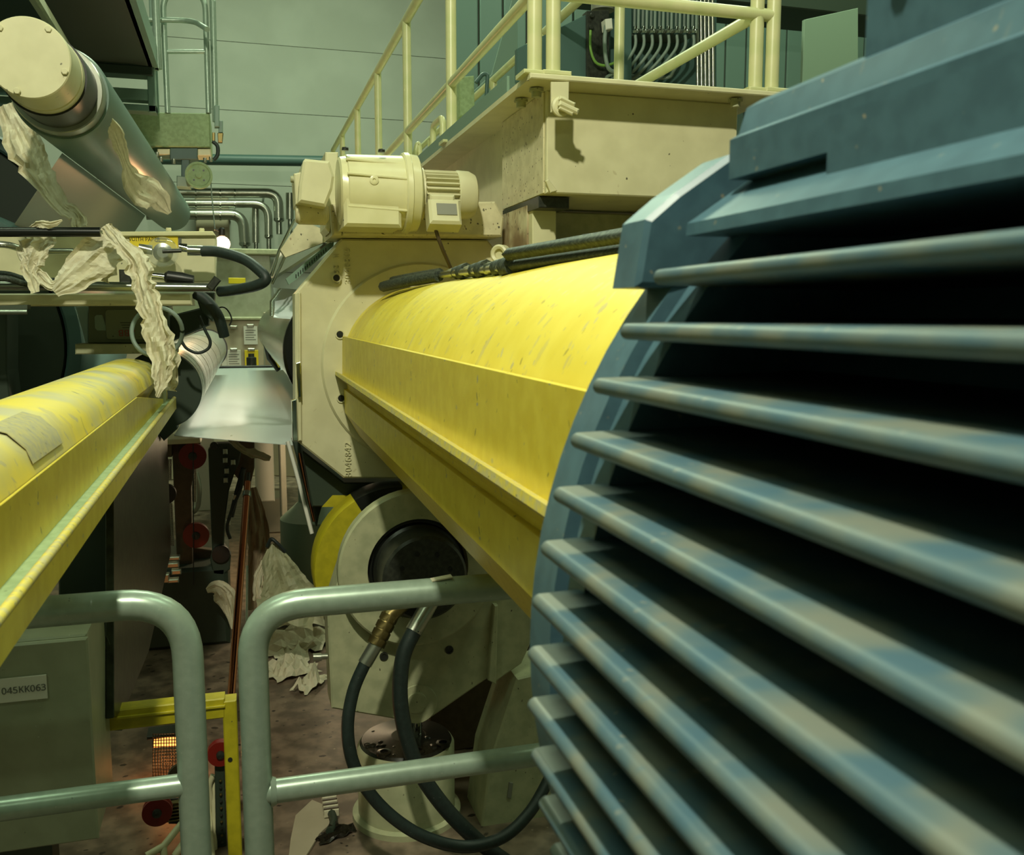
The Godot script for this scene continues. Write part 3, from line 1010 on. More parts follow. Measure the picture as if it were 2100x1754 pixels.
func guard_left():
	var D := 3.62
	var t := thing("shaft_guard", "scuffed yellow sheet guard with a gutter flange, at the picture's left edge", "guard", "yellow shaft guards")
	var off := Vector3(0, 0, 3.2)
	var poly := PackedVector3Array()
	for q in [[328, 776], [321, 757], [306, 744], [285, 738], [262, 735], [240, 737], [222, 743], [206, 756], [198, 780], [215, 830], [290, 840]]:
		poly.append(at(q[0], q[1], D))
	var b := B.new()
	b.sweep(poly, off, 0, 8)
	part(t, "shell", b, M.yellow_scuffed)
	# upright side sheet, cut off slantwise towards the roll
	var xc := -0.286
	b = B.new()
	b.T = Transform3D(Basis(Vector3(0, 0, 1), Vector3(0, 1, 0), Vector3(-1, 0, 0)), Vector3(xc + 0.004, 0, 0))
	b.prism(PackedVector2Array([Vector2(-2.75, 1.479), Vector2(-0.42, 1.479), Vector2(-0.42, 1.384), Vector2(-3.8, 1.384)]), 0.0, -0.004, 0.001)
	part(t, "side_sheet", b, M.yellow_plain)
	# gutter: floor, rolled edge, outer face
	b = B.new()
	b.bb(Vector3(xc, 1.380, -3.8), Vector3(xc + 0.034, 1.385, -0.43), 0.001)
	part(t, "gutter_floor", b, M.green_paint)
	b = B.new()
	b.bb(Vector3(xc + 0.032, 1.345, -3.82), Vector3(xc + 0.040, 1.386, -0.425), 0.002)
	part(t, "outer_face", b, M.yellow_plain)
	b = B.new()
	b.tube([Vector3(xc + 0.034, 1.386, -3.82), Vector3(xc + 0.034, 1.386, -0.425)], 0.007, 10)
	part(t, "rolled_edge", b, M.yellow_worn)
	# worn sticker following the shoulder of the shell
	b = B.new()
	var rows := []
	for zz in [1.95, 2.18]:
		var row := []
		for q in [[326, 768], [320.5, 756], [306, 743], [290, 738.4]]:
			row.append(at(q[0], q[1], D) + Vector3(0.001, 0.0022, zz))
		rows.append(row)
	b.grid(rows, 1, Vector3(-0.0005, -0.001, 0))
	part(t, "worn_label", b, M.paper_worn, "worn pale sticker with faded print")
	# end collar towards the roll
	t = thing("guard_collar", "dusty pale collar behind the end of the yellow guard", "collar")
	b = B.new()
	b.lathe(at(262, 812, D + 0.01), Vector3.FORWARD, [[0.0, 0.1], [0.0, 0.122], [0.01, 0.13], [0.04, 0.13], [0.05, 0.115], [0.1, 0.115]], 40)
	part(t, "rim", b, M.cream_grey)
	b = B.new()
	b.lathe(at(264, 814, D + 0.11), Vector3.FORWARD, [[0.0, 0.1], [0.0, 0.128], [0.01, 0.132], [0.08, 0.132]], 40)
	part(t, "hub", b, M.yellow_worn)
	t = thing("rubber_block", "dark rubber block lying on the yellow guard below the hanging paper", "block")
	b = B.new()
	b.sweep(PackedVector3Array([at(258, 784, 3.3), at(258, 775, 3.3), at(268, 770, 3.3), at(278, 780, 3.3), at(279, 790, 3.3), at(274, 793, 3.3)]), Vector3(0.03, 0.02, -0.2))
	part(t, "body", b, M.rubber)
	for q in [[263, 782], [275, 788]]:
		b = B.new()
		b.ball(at(q[0], q[1], 3.295), 0.006, 8)
		part(t, "pin", b, M.steel)

# ------------------------------------------------------------------ blue drive motor in the foreground
func blue_motor():
	var t := thing("drive_motor", "large blue electric drive motor with long dusty cooling fins", "motor")
	var C := Vector2(0.692, 1.436)
	var R := 0.5
	var ZF := -0.62
	var ZN := 0.42
	var b := B.new()
	b.lathe(Vector3(C.x, C.y, ZF + 0.01), Vector3.BACK, [[0.0, 0.36], [ZN - ZF - 0.02, 0.36]], 72)
	part(t, "body", b, M.blue)
	# horizontal cooling fins on the side towards the guard; tips follow a circle
	for i in range(1, 23):
		var y := 1.767 - 0.0387 * i
		var dy := y - C.y
		if absf(dy) > 0.46:
			continue
		var xt := C.x - sqrt(R * R - dy * dy)
		var xi := C.x - sqrt(maxf(0.01, 0.355 * 0.355 - dy * dy))
		var h0 := 0.0058
		var h1 := 0.0095
		var poly := PackedVector2Array([Vector2(xi + 0.02, y + h1), Vector2(xi + 0.02, y - h1)])
		for j in 9:
			var an := -PI / 2 - PI * j / 8.0
			poly.append(Vector2(xt + h0 + cos(an) * h0, y + sin(an) * h0))
		b = B.new()
		b.prism(poly, ZN, ZF, 0.003, true)
		part(t, "fin", b, M.blue_dusty)
	# end shield: two rings with a groove, and a lug on its shoulder
	b = B.new()
	b.lathe(Vector3(C.x, C.y, ZF + 0.012), Vector3.FORWARD, [[0.0, 0.465], [0.024, 0.468], [0.026, 0.456], [0.034, 0.456], [0.036, 0.474], [0.085, 0.474], [0.098, 0.462], [0.106, 0.36], [0.112, 0.16], [0.112, 0.05]], 96)
	part(t, "end_shield", b, M.blue)
	b = B.new()
	b.prism(PackedVector2Array([Vector2(0.284, 1.722), Vector2(0.292, 1.772), Vector2(0.316, 1.792), Vector2(0.360, 1.822), Vector2(0.42, 1.842), Vector2(0.46, 1.84), Vector2(0.45, 1.72)]), ZF - 0.022, ZF - 0.072, 0.004)
	part(t, "shoulder_lug", b, M.blue)
	b = B.new()
	b.prism(PackedVector2Array([Vector2(0.317, 1.759), Vector2(0.318, 1.768), Vector2(0.372, 1.804), Vector2(0.46, 1.825), Vector2(0.46, 1.759)]), ZN, ZF - 0.012, 0.003)
	part(t, "shoulder", b, M.blue)
	b = B.new()
	b.lathe(Vector3(C.x, C.y, ZF - 0.09), Vector3.FORWARD, [[0.0, 0.05], [0.1, 0.05]], 24)
	part(t, "shaft", b, M.steel)
	# terminal box base and box on top
	b = B.new()
	b.prism(PackedVector2Array([Vector2(0.345, 1.799), Vector2(0.345, 1.827), Vector2(0.352, 1.831), Vector2(0.358, 1.850), Vector2(0.37, 1.857), Vector2(0.6, 1.858), Vector2(0.6, 1.799)]), ZN, ZF + 0.0, 0.002)
	var base := part(t, "terminal_box_base", b, M.blue)
	b = B.new()
	b.prism(PackedVector2Array([Vector2(0.3445, 1.768), Vector2(0.3445, 1.82), Vector2(0.5, 1.82), Vector2(0.5, 1.768)]), ZN, ZF + 0.12, 0.001)
	part(base, "side_skirt", b, M.blue)
	b = B.new()
	b.bb(Vector3(0.363, 1.85, ZN), Vector3(0.95, 2.06, -0.5), 0.008)
	part(t, "terminal_box", b, M.blue)
	b = B.new()
	b.bb(Vector3(0.359, 1.925, ZN), Vector3(0.955, 1.931, -0.504), 0.002)
	part(t, "lid_joint", b, M.teal_dark)
	for q in [[1862, 28], [1985, 20]]:
		b = B.new()
		b.hexbolt(Vector3(0.363, 1.895, -0.46 + 0.1 * float(q[0] > 1900)), Vector3.LEFT, 0.008, 0.006)
		part(t, "bolt", b, M.steel)
	b = B.new()
	b.bb(Vector3(0.35, 0.0, -0.45), Vector3(1.05, 0.98, 0.3), 0.01)
	part(t, "pedestal", b, M.concrete)
	for s in [0.42, 0.9]:
		b = B.new()
		b.bb(Vector3(s - 0.06, 0.97, -0.42), Vector3(s + 0.12, 1.12, 0.28), 0.01)
		part(t, "foot", b, M.blue)

# ------------------------------------------------------------------ lower bearing, jack and hoses
func lower_housing():
	var D := 2.86
	var k := D / F
	var t := thing("bearing_housing", "cream yoke plate with a black bearing cap below the yellow guard", "bearing housing")
	var b := B.new()
	b.prism(pp([672, 1258, 672, 1270, 680, 1454, 811, 1476, 868, 1484, 1001, 1392, 1014, 1402, 1070, 1362, 1120, 1250, 1080, 1120, 960, 1080, 840, 1050, 750, 1090, 700, 1170], D), -D, -D - 0.14, 0.006)
	part(t, "yoke_plate", b, M.cream_grey)
	b = B.new()
	b.prism(pp([1012, 1240, 1020, 1240, 1016, 1402, 1000, 1394], D - 0.02), -D + 0.03, -D, 0.003)
	part(t, "rib", b, M.cream_grey)
	var c := at(852, 1158, D)
	b = B.new()
	b.lathe(Vector3(c.x, c.y, -D), Vector3.BACK, [[0.0, 0.245], [0.006, 0.25], [0.05, 0.25], [0.056, 0.244], [0.056, 0.16], [0.03, 0.155]], 56, false)
	part(t, "bearing_ring", b, M.cream_grey)
	b = B.new()
	b.lathe(Vector3(c.x, c.y, -D), Vector3.BACK, [[0.0, 0.158], [0.03, 0.158], [0.034, 0.145], [0.06, 0.143], [0.07, 0.135]], 48)
	part(t, "seal_ring", b, M.black)
	b = B.new()
	var c2 := Vector3(c.x, c.y, -D + 0.06)
	b.lathe(c2, Vector3.BACK, [[0.0, 0.136], [0.06, 0.132], [0.10, 0.13], [0.108, 0.122], [0.108, 0.0]], 48)
	var cap := part(t, "bearing_cap", b, M.dark_metal)
	for i in 8:
		var an := TAU * i / 8.0 + 0.3
		b = B.new()
		b.lathe(c2 + Vector3(cos(an) * 0.08, sin(an) * 0.08, 0.108), Vector3.BACK, [[0.0, 0.008], [0.002, 0.008], [0.002, 0.004], [0.0005, 0.004]], 10)
		part(cap, "screw", b, M.black)
	for q in [[787, 1346], [921, 1333]]:
		b = B.new()
		b.lathe(at(q[0], q[1], D), Vector3.BACK, [[0.0, 0.014], [0.004, 0.014], [0.004, 0.009], [0.001, 0.009]], 14)
		part(t, "bolt", b, M.dark_metal)
	b = B.new()
	b.lathe(at(856, 1444, D), Vector3.BACK, [[0.0, 0.066], [0.004, 0.064], [0.004, 0.0]], 28)
	b.lathe(at(854, 1442, D - 0.004), Vector3.BACK, [[0.0, 0.036], [0.005, 0.034], [0.005, 0.0]], 24)
	part(t, "pin_cover", b, M.cream_grey)
	b = B.new()
	b.lathe(at(672, 1346, D + 0.02), Vector3.LEFT, [[0.0, 0.009], [0.02, 0.009], [0.02, 0.013], [0.045, 0.013]], 12)
	part(t, "grease_nipple", b, M.zinc)
	# hazard drum behind the housing
	t = thing("hazard_drum", "yellow and black drum behind the lower cream bearing housing", "drum")
	var hc := at(815, 1165, 3.16)
	b = B.new()
	b.lathe(hc, Vector3.FORWARD, [[0.0, 0.19], [0.0, 0.285], [0.01, 0.29], [0.12, 0.29]], 56)
	part(t, "drum", b, M.yellow_olive)
	for i in 3:
		b = B.new()
		var a0 := TAU * i / 3.0
		b.lathe(hc + Vector3(0, 0, 0.001), Vector3.FORWARD, [[0.0, 0.2], [0.0, 0.288], [0.012, 0.2925], [0.12, 0.2925]], 10, false, a0, a0 + 0.6)
		part(t, "stripe", b, M.black)
	b = B.new()
	b.lathe(hc + Vector3(0, 0, 0.02), Vector3.FORWARD, [[0.0, 0.1], [0.0, 0.205], [0.05, 0.205]], 48)
	part(t, "hub", b, M.teal_dark)
	# hydraulic jack
	t = thing("hydraulic_jack", "upright cream hydraulic jack with a greasy top below the bearing housing", "hydraulic jack")
	var jc := Vector3(0.5, 0, -3.0)
	b = B.new()
	b.lathe(jc, Vector3.UP, [[0.0, 0.185], [0.02, 0.185], [0.024, 0.165], [0.25, 0.165], [0.262, 0.158]], 48)
	part(t, "barrel", b, M.cream_grey)
	b = B.new()
	b.lathe(jc + Vector3(0, 0.26, 0), Vector3.UP, [[0.0, 0.158], [0.012, 0.15], [0.018, 0.08], [0.022, 0.05]], 48)
	part(t, "greasy_cap", b, M.grease)
	b = B.new()
	b.lathe(jc + Vector3(0.02, 0.26, 0), Vector3.UP, [[0.0, 0.05], [0.02, 0.05], [0.02, 0.036], [0.25, 0.036]], 20)
	part(t, "rod", b, M.chrome)
	for q in [[-0.09, 0.1], [0.11, 0.09], [0.02, 0.12]]:
		b = B.new()
		b.lathe(jc + Vector3(q[0], 0.268, q[1]), Vector3.UP, [[0.0, 0.024], [0.012, 0.024], [0.014, 0.014], [0.006, 0.013]], 16)
		part(t, "bolt", b, M.grease)
	b = B.new()
	var rng := RandomNumberGenerator.new()
	rng.seed = 404
	for i in 46:
		var an := rng.randf() * TAU
		var rr := sqrt(rng.randf()) * 0.145
		b.ball(jc + Vector3(cos(an) * rr, 0.268, sin(an) * rr), rng.randf_range(0.005, 0.016), 8)
	part(t, "grease_lumps", b, M.grease).set_meta("kind", "stuff")
	# leaning leg and dark frame beside it
	t = thing("support_leg", "cream leaning support leg beside the hydraulic jack", "support leg")
	b = B.new()
	b.prism(pp([1060, 1392, 1150, 1370, 1180, 1754, 1120, 1790, 975, 1790, 1005, 1560], 2.84), -2.84, -3.05, 0.006)
	part(t, "leg", b, M.cream_grey)
	b = B.new()
	b.prism(pp([1044, 1604, 1052, 1606, 1048, 1638, 1040, 1636], 2.838), -2.836, -2.842, 0.001)
	part(t, "tag", b, M.plate_grey)
	b = B.new()
	b.bb(Vector3(0.66, 0.0, -3.6), Vector3(1.3, 1.0, -3.4), 0.005)
	solo("frame_block", "dark brown frame block in the gap behind the hydraulic jack", "machine frame", b, M.brown)
	# hoses
	t = thing("hydraulic_hose", "slim dark hydraulic hose with a brass fitting, looping below the bearing cap", "hose", "hydraulic hoses")
	var fp := [at(838, 1228, 2.68), at(800, 1262, 2.64), at(771, 1322, 2.62), at(748, 1362, 2.61)]
	b = B.new()
	b.tube([fp[0], fp[1], fp[2]], 0.024, 10)
	var fit := part(t, "fitting", b, M.brass)
	for i in 4:
		b = B.new()
		var p: Vector3 = fp[1].lerp(fp[2], 0.1 + 0.27 * i)
		var d: Vector3 = (fp[2] - fp[1]).normalized()
		b.lathe(p - d * 0.01, d, [[0.0, 0.027], [0.02, 0.027]], 6)
		part(fit, "nut", b, M.brass)
	b = B.new()
	b.tube([fp[2], fp[3]], 0.021, 12)
	part(t, "crimp_sleeve", b, M.zinc)
	b = B.new()
	b.tube(spline(path_at([750, 1358, 2.61, 724, 1420, 2.6, 713, 1500, 2.58, 730, 1580, 2.57, 782, 1655, 2.56, 860, 1712, 2.55, 950, 1737, 2.55, 1030, 1718, 2.55, 1088, 1664, 2.58, 1130, 1590, 2.64]), 8), 0.0185, 14)
	part(t, "hose", b, M.rubber)
	t = thing("hydraulic_hose", "thicker dark hydraulic hose with a bright sleeve, hanging straight from the bearing cap", "hose", "hydraulic hoses")
	b = B.new()
	b.tube([at(884, 1232, 2.66), at(848, 1296, 2.63)], 0.026, 14)
	part(t, "crimp_sleeve", b, M.zinc)
	b = B.new()
	b.tube(spline(path_at([852, 1290, 2.63, 826, 1350, 2.62, 822, 1450, 2.61, 850, 1560, 2.6, 905, 1648, 2.6, 980, 1725, 2.62, 1050, 1775, 2.66]), 8), 0.0235, 14)
	part(t, "hose", b, M.rubber)

# ------------------------------------------------------------------ foreground handrails, junction box
func handrails():
	var D := 1.9
	var t := thing("handrail", "grey green tube handrail end before the bearing housing", "handrail", "foreground handrails")
	var y1 := at(800, 1222, D).y
	var y2 := at(800, 1590, D).y
	var xa := at(524, 1500, D).x
	var b := B.new()
	b.tube(rounded([Vector3(xa, 0.0, -D), Vector3(xa, y1, -D), Vector3(1.2, y1, -D)], 0.11, 10), 0.030, 20)
	part(t, "frame_tube", b, M.rail_green)
	b = B.new()
	b.tube([Vector3(xa, y2, -D), Vector3(1.2, y2, -D)], 0.025, 18)
	part(t, "middle_rail", b, M.rail_green)
	b = B.new()
	b.lathe(Vector3(xa + 0.026, y2, -D), Vector3.RIGHT, [[0.0, 0.032], [0.012, 0.027]], 18)
	part(t, "weld", b, M.rail_green)
	b = B.new()
	b.tube([Vector3(1.17, 0.0, -D), Vector3(1.17, y1, -D)], 0.03, 16)
	part(t, "post", b, M.rail_green)
	b = B.new()
	b.box(at(905, 1186, D - 0.005), Vector3(0.045, 0.004, 0.02), 0.001, Basis(Vector3(0, 0, 1), 0.12))
	solo("paper_fleck", "small pale paper fleck lying on the handrail", "paper scrap", b, M.paper)
	t = thing("handrail", "grey green tube handrail end before the junction box", "handrail", "foreground handrails")
	var xb := at(392, 1500, D).x
	y1 = at(150, 1250, D).y
	y2 = at(150, 1640, D).y
	b = B.new()
	b.tube(rounded([Vector3(xb, 0.0, -D), Vector3(xb, y1, -D), Vector3(-1.4, y1, -D)], 0.12, 10), 0.030, 20)
	part(t, "frame_tube", b, M.rail_green)
	b = B.new()
	b.tube([Vector3(xb, y2, -D), Vector3(-1.4, y2, -D)], 0.023, 18)
	part(t, "middle_rail", b, M.rail_green)
	b = B.new()
	b.tube([Vector3(-1.37, 0.0, -D), Vector3(-1.37, y1, -D)], 0.03, 16)
	part(t, "post", b, M.rail_green)
	# junction box with its number plate
	t = thing("junction_box", "grey green steel junction box with a number plate behind the handrail", "junction box")
	var pr := at(190, 1500, 2.14)
	var top := at(100, 1316, 2.14).y
	var bot := at(100, 1740, 2.14).y
	b = B.new()
	b.bb(Vector3(-1.3, bot, -2.42), Vector3(pr.x - 0.004, top + 0.004, -2.155), 0.004)
	part(t, "body", b, M.cabinet)
	b = B.new()
	b.bb(Vector3(-1.3, bot + 0.004, -2.155), Vector3(pr.x, top, -2.14), 0.004)
	part(t, "door", b, M.cabinet)
	b = B.new()
	b.bb(Vector3(-1.1, 0.0, -2.28), Vector3(-0.45, bot, -2.2), 0.004)
	part(t, "stand", b, M.green_dark)
	b = B.new()
	var p0 := at(4, 1396, 2.137)
	var p1 := at(98, 1432, 2.137)
	b.bb(Vector3(p0.x - 0.02, p1.y, -2.139), Vector3(p1.x, p0.y + 0.004, -2.134), 0.001)
	var pl := part(t, "number_plate", b, M.plate_grey if false else M.paper_plain, "pale number plate")
	lettering(pl, "number", "045KK063", 0.0142, at(49, 1414, 2.133), Basis(), M.print_grey, 0.001)
	# yellow angle frame
	t = thing("angle_frame", "yellow steel angle frame behind the two handrails", "frame")
	var xr := at(476, 1600, 2.45)
	b = B.new()
	b.bb(Vector3(at(462, 1600, 2.45).x, 0.0, -2.5), Vector3(at(491, 1600, 2.45).x, at(470, 1438, 2.45).y, -2.45), 0.003)
	part(t, "upright", b, M.yellow_olive)
	b = B.new()
	b.bb(Vector3(-0.62, at(300, 1492, 2.45).y, -2.5), Vector3(at(462, 1460, 2.45).x, at(300, 1450, 2.45).y, -2.45), 0.003)
	part(t, "crossbar", b, M.yellow_olive)
	b = B.new()
	b.bb(Vector3(-0.62, at(300, 1468, 2.45).y, -2.452), Vector3(at(462, 1460, 2.45).x, at(300, 1463, 2.45).y, -2.444), 0.001)
	part(t, "weld_seam", b, M.yellow_olive)
	for q in [[472, 1558]]:
		b = B.new()
		b.lathe(at(q[0], q[1], 2.45), Vector3.BACK, [[0.0, 0.006], [0.002, 0.006], [0.002, 0.0]], 12)
		part(t, "bolt", b, M.dark_metal)

# ------------------------------------------------------------------ paper
func ribbon(keys: Array, seed_: int, fold := 0.5, cols := 12, per := 6, ragged := 0.25) -> B:   # keys: [x, y, d, half width] in pixels at depth d
	var rng := RandomNumberGenerator.new()
	rng.seed = seed_
	var cs := []
	var ws := []
	for q in keys:
		cs.append(at(q[0], q[1], q[2]))
		ws.append(Vector3(q[3] * q[2] / F, 0, 0))
	var c := spline(cs, per)
	var w := spline(ws, per)
	var nz := FastNoiseLite.new()
	nz.seed = seed_
	nz.frequency = 1.0
	nz.fractal_octaves = 2
	var rows := []
	for i in c.size():
		var d: Vector3 = (c[mini(i + 1, c.size() - 1)] - c[maxi(i - 1, 0)])
		var side := Vector3(d.y, -d.x, 0).normalized()
		var h: float = maxf(0.002, w[i].x)
		var v := i * 0.9 / per
		var l := h * (1.0 + ragged * (1.6 * nz.get_noise_2d(v * 1.7, 11.0) + rng.randf_range(-0.35, 0.35)))
		var r := h * (1.0 + ragged * (1.6 * nz.get_noise_2d(v * 1.7, 57.0) + rng.randf_range(-0.35, 0.35)))
		var row := []
		for j in cols + 1:
			var f := j / float(cols) * 2.0 - 1.0
			var u := f * (l if f < 0 else r)
			var z: float = h * fold * (1.9 * nz.get_noise_2d(f * 1.5, v * 0.35 + 30.0) + 0.7 * absf(nz.get_noise_2d(f * 3.1 + v * 0.5, v * 0.5 + 90.0)) + 0.35 * nz.get_noise_2d(f * 2.2 + 7.0, v * 2.6))
			row.append(c[i] + side * u + Vector3(0, 0, z))
		rows.append(row)
	var b := B.new()
	b.grid(rows, 0)
	return b
func crumple(c: Vector3, size: Vector2, height: float, seed_: int, turn := 0.0, n := 9) -> B:   # a crumpled sheet lying on something
	var rng := RandomNumberGenerator.new()
	rng.seed = seed_
	var nz := FastNoiseLite.new()
	nz.seed = seed_
	nz.frequency = 0.16
	var b := B.new()
	b.T = Transform3D(Basis(Vector3.UP, turn), c)
	var rows := []
	for i in n + 1:
		var row := []
		for j in n + 1:
			var u := i / float(n) - 0.5
			var v := j / float(n) - 0.5
			var edge := 1.0 + 0.35 * nz.get_noise_2d(i * 3.0 + 50.0, j * 3.0)
			var h: float = absf(nz.get_noise_2d(i * 1.5, j * 1.5)) * 1.5 + 0.12 * rng.randf()
			var dome := maxf(0.0, 1.0 - 2.2 * (u * u + v * v))
			row.append(Vector3(u * size.x * edge, height * h * dome + 0.004 + 0.006 * rng.randf(), v * size.y * edge))
		rows.append(row)
	b.grid(rows, 0)
	return b

# ------------------------------------------------------------------ machine on the left
func left_machine():
	var t: Node3D
	var b: B
	# two big dark rolls at the frame's left edge
	for q in [[Vector2(-112, 486), 205, 6.4, "dark roll at the upper left, beside the draped paper"], [Vector2(-150, 706), 262, 4.3, "big dark roll end under the cream beam at the left edge"]]:
		t = thing("dark_roll", q[3], "roll", "dark rolls at the left")
		var c := at(q[0].x, q[0].y, q[2])
		var r: float = q[1] * q[2] / F
		b = B.new()
		b.lathe(c, Vector3.FORWARD, [[0.0, r * 0.3], [0.0, r * 0.86], [0.02, r * 0.87], [0.02, r * 0.9]], 64)
		part(t, "end_face", b, M.green_dark)
		b = B.new()
		b.lathe(c + Vector3(0, 0, 0.02), Vector3.FORWARD, [[0.02, r * 0.88], [0.0, r * 0.9], [0.0, r * 0.98], [0.02, r], [1.6, r]], 64, false)
		part(t, "shell", b, M.teal_dark)
		b = B.new()
		b.lathe(c + Vector3(0, 0, 0.03), Vector3.FORWARD, [[0.0, r * 0.1], [0.0, r * 0.28], [0.04, r * 0.3]], 40)
		part(t, "journal", b, M.dark_metal)
	# tall cream side frame and beams
	t = thing("left_frame", "cream machine frame beams below the upper roll, hung with torn paper", "machine frame")
	b = B.new()
	b.prism(pp([-60, 476, 436, 474, 443, 484, 443, 512, 441, 578, -60, 590], 3.75), -3.75, -3.95, 0.005)
	part(t, "main_beam", b, M.cream)
	b = B.new()
	b.prism(pp([-60, 602, 392, 602, 394, 626, -60, 628], 3.6), -3.6, -3.85, 0.005)
	part(t, "lower_beam", b, M.cream)
	b = B.new()
	b.prism(pp([236, 476, 436, 475, 443, 484, 236, 485], 3.745), -3.73, -3.76, 0.003)
	part(t, "flange", b, M.cream_gloss)
	for q in [[346, 470], [414, 471]]:
		b = B.new()
		b.hexbolt(at(q[0], q[1] + 4, 3.8), Vector3.UP, 0.011, 0.012)
		part(t, "bolt", b, M.cream_gloss)
	b = B.new()
	b.prism(pp([154, 706, 362, 706, 362, 725, 154, 727], 3.85), -3.85, -4.0, 0.004)
	part(t, "bracket_bar", b, M.cream_grey)
	b = B.new()
	b.prism(pp([-60, 640, 14, 640, 14, 760, 30, 900, -60, 900], 4.0), -4.0, -4.2, 0.005)
	part(t, "end_post", b, M.green_dark)
	b = B.new()
	b.bb(Vector3(-1.6, 0.0, -4.0), Vector3(-1.3, 2.2, -3.7), 0.01)
	part(t, "column", b, M.cream)
	b = B.new()
	b.prism(pp([155, 628, 181, 628, 181, 704, 176, 706], 4.05), -4.05, -4.08, 0.002)
	part(t, "web_plate", b, M.roll_sheet)
	# control housing with an upside down maker's mark
	t = thing("gauge_box", "dark green box with an upside down red letter mark behind the hanging paper", "instrument box")
	var outer := pp([181, 626, 345, 626, 345, 704, 181, 704], 3.92)
	b = B.new()
	b.prism(outer, -3.92, -4.2, 0.004)
	part(t, "body", b, M.olive)
	b = B.new()
	b.prism(pp([194, 650, 198, 646, 210, 646, 220, 678, 200, 678, 195, 673], 3.919), -3.915, -3.921, 0.0005)
	part(t, "hand_hole", b, M.roll_sheet)
	b = B.new()
	var ca := at(258, 666, 3.918)
	b.prism(rrect(Vector2(ca.x, ca.y), 0.145, 0.115, 0.012), -3.912, -3.92, 0.002)
	var pl := part(t, "name_plate", b, M.green_plate)
	lettering(pl, "mark", "ABB", 0.024, at(260, 683, 3.909), Basis(Vector3(0, 0, 1), PI), M.print_red, 0.001)
	b = B.new()
	for i in 3:
		b.box(at(258, 662 + i * 5, 3.911), Vector3(0.04 - 0.008 * i, 0.0022, 0.001), 0.0003)
	part(pl, "print_lines", b, M.print)
	for q in [[232, 690], [286, 690]]:
		b = B.new()
		b.ball(at(q[0], q[1], 3.914), 0.004, 8)
		part(pl, "screw", b, M.steel)
	# polished bars
	b = B.new()
	b.tube(path_at([-80, 476, 3.3, 206, 476, 3.3]), 0.0155, 20)
	solo("polished_bar", "upper polished black steel bar crossing in front of the cream beam", "bar", b, M.black_satin, "polished bars")
	b = B.new()
	b.tube(path_at([-80, 584, 3.56, 442, 590, 3.56]), 0.0165, 20)
	solo("polished_bar", "lower polished steel bar lying along the cream beam", "bar", b, M.steel, "polished bars")
	b = B.new()
	b.sweep(PackedVector3Array([at(-40, 628, 3.2), at(56, 625, 3.2), at(56, 634, 3.2), at(-40, 637, 3.2)]), Vector3(0, 0, -0.05))
	b.tube(path_at([-40, 641, 3.2, 56, 640, 3.2]), 0.008, 10)
	solo("guide_rail", "short steel guide rail at the left edge under the cream beams", "rail", b, M.steel)
	for q in [[506, 3.55, 0.012], [568, 3.5, 0.014], [575, 3.45, 0.011]]:
		b = B.new()
		b.tube(spline(path_at([-60, q[0] - 4, q[1], 10, q[0] - 4, q[1], 60, q[0] + 8, q[1] + 0.05, 150, q[0] + 10, q[1] + 0.1]), 6), q[2], 10)
		solo("air_line", ["slim grey air line crossing the cream beam behind the paper", "upper of two hoses crossing low on the cream beam", "lower of two hoses crossing low on the cream beam"][0 if q[0] == 506 else (1 if q[0] == 568 else 2)], "air line", b, M.rubber_dusty if q[0] > 520 else M.zinc, "air lines")
	# yellow maker's label
	t = thing("beam_label", "yellow printed label reading VOITH PAPER on the cream beam", "label")
	b = B.new()
	b.prism(pp([266, 486, 365, 484, 365, 510, 266, 511], 3.744), -3.743, -3.75, 0.0005)
	part(t, "plate", b, M.label_yellow)
	lettering(t, "print", "VOITH PAPER", 0.013, at(296, 491, 3.742), Basis(), M.print, 0.0006)
	b = B.new()
	b.box(at(334, 490, 3.742), Vector3(0.05, 0.0025, 0.001), 0.0003)
	b.box(at(330, 496, 3.742), Vector3(0.035, 0.002, 0.001), 0.0003)
	part(t, "print_line", b, M.print)
	b = B.new()
	b.prism(pp([366, 488, 372, 488, 372, 503, 366, 503], 3.744), -3.743, -3.75, 0.0005)
	part(t, "code_strip", b, M.print_grey)
	# valve with glass bowl, fittings and the black hose
	t = thing("ball_valve", "ball valve with a clear round sight bowl and steel fittings on the beam", "valve")
	var v := at(333, 517, 3.62)
	b = B.new()
	b.lathe(v + Vector3(0, 0, -0.03), Vector3.BACK, [[0.0, 0.03], [0.02, 0.055], [0.045, 0.052], [0.06, 0.03], [0.064, 0.0]], 28)
	part(t, "sight_bowl", b, M.glass)
	b = B.new()
	b.lathe(v + Vector3(0, 0, -0.05), Vector3.BACK, [[0.0, 0.034], [0.03, 0.034], [0.034, 0.02]], 24)
	part(t, "body", b, M.zinc)
	b = B.new()
	b.tube([at(285, 510, 3.62), at(312, 513, 3.62)], 0.019, 6)
	part(t, "fitting", b, M.zinc)
	b = B.new()
	b.tube([at(333, 516, 3.55), at(372, 514, 3.55)], 0.007, 8)
	part(t, "lever", b, M.dark_metal)
	b = B.new()
	b.tube([at(368, 508, 3.6), at(384, 509, 3.6)], 0.017, 6)
	part(t, "nut", b, M.chrome)
	b = B.new()
	b.tube([at(384, 514, 3.6), at(417, 514, 3.6)], 0.0185, 16)
	part(t, "sleeve", b, M.steel)
	t = thing("air_hose", "thick black hose bowing out from the valve sleeve and back under the beam", "hose")
	b = B.new()
	b.tube(spline(path_at([414, 515, 3.6, 450, 517, 3.58, 500, 532, 3.52, 532, 555, 3.46, 545, 573, 3.44, 525, 586, 3.46, 480, 595, 3.52, 450, 598, 3.56]), 8), 0.0195, 16)
	part(t, "hose", b, M.rubber)
	b = B.new()
	b.box(at(438, 582, 3.53), Vector3(0.05, 0.028, 0.03), 0.004, Basis(Vector3(0, 0, 1), 0.9))
	part(t, "clamp", b, M.dark_metal)
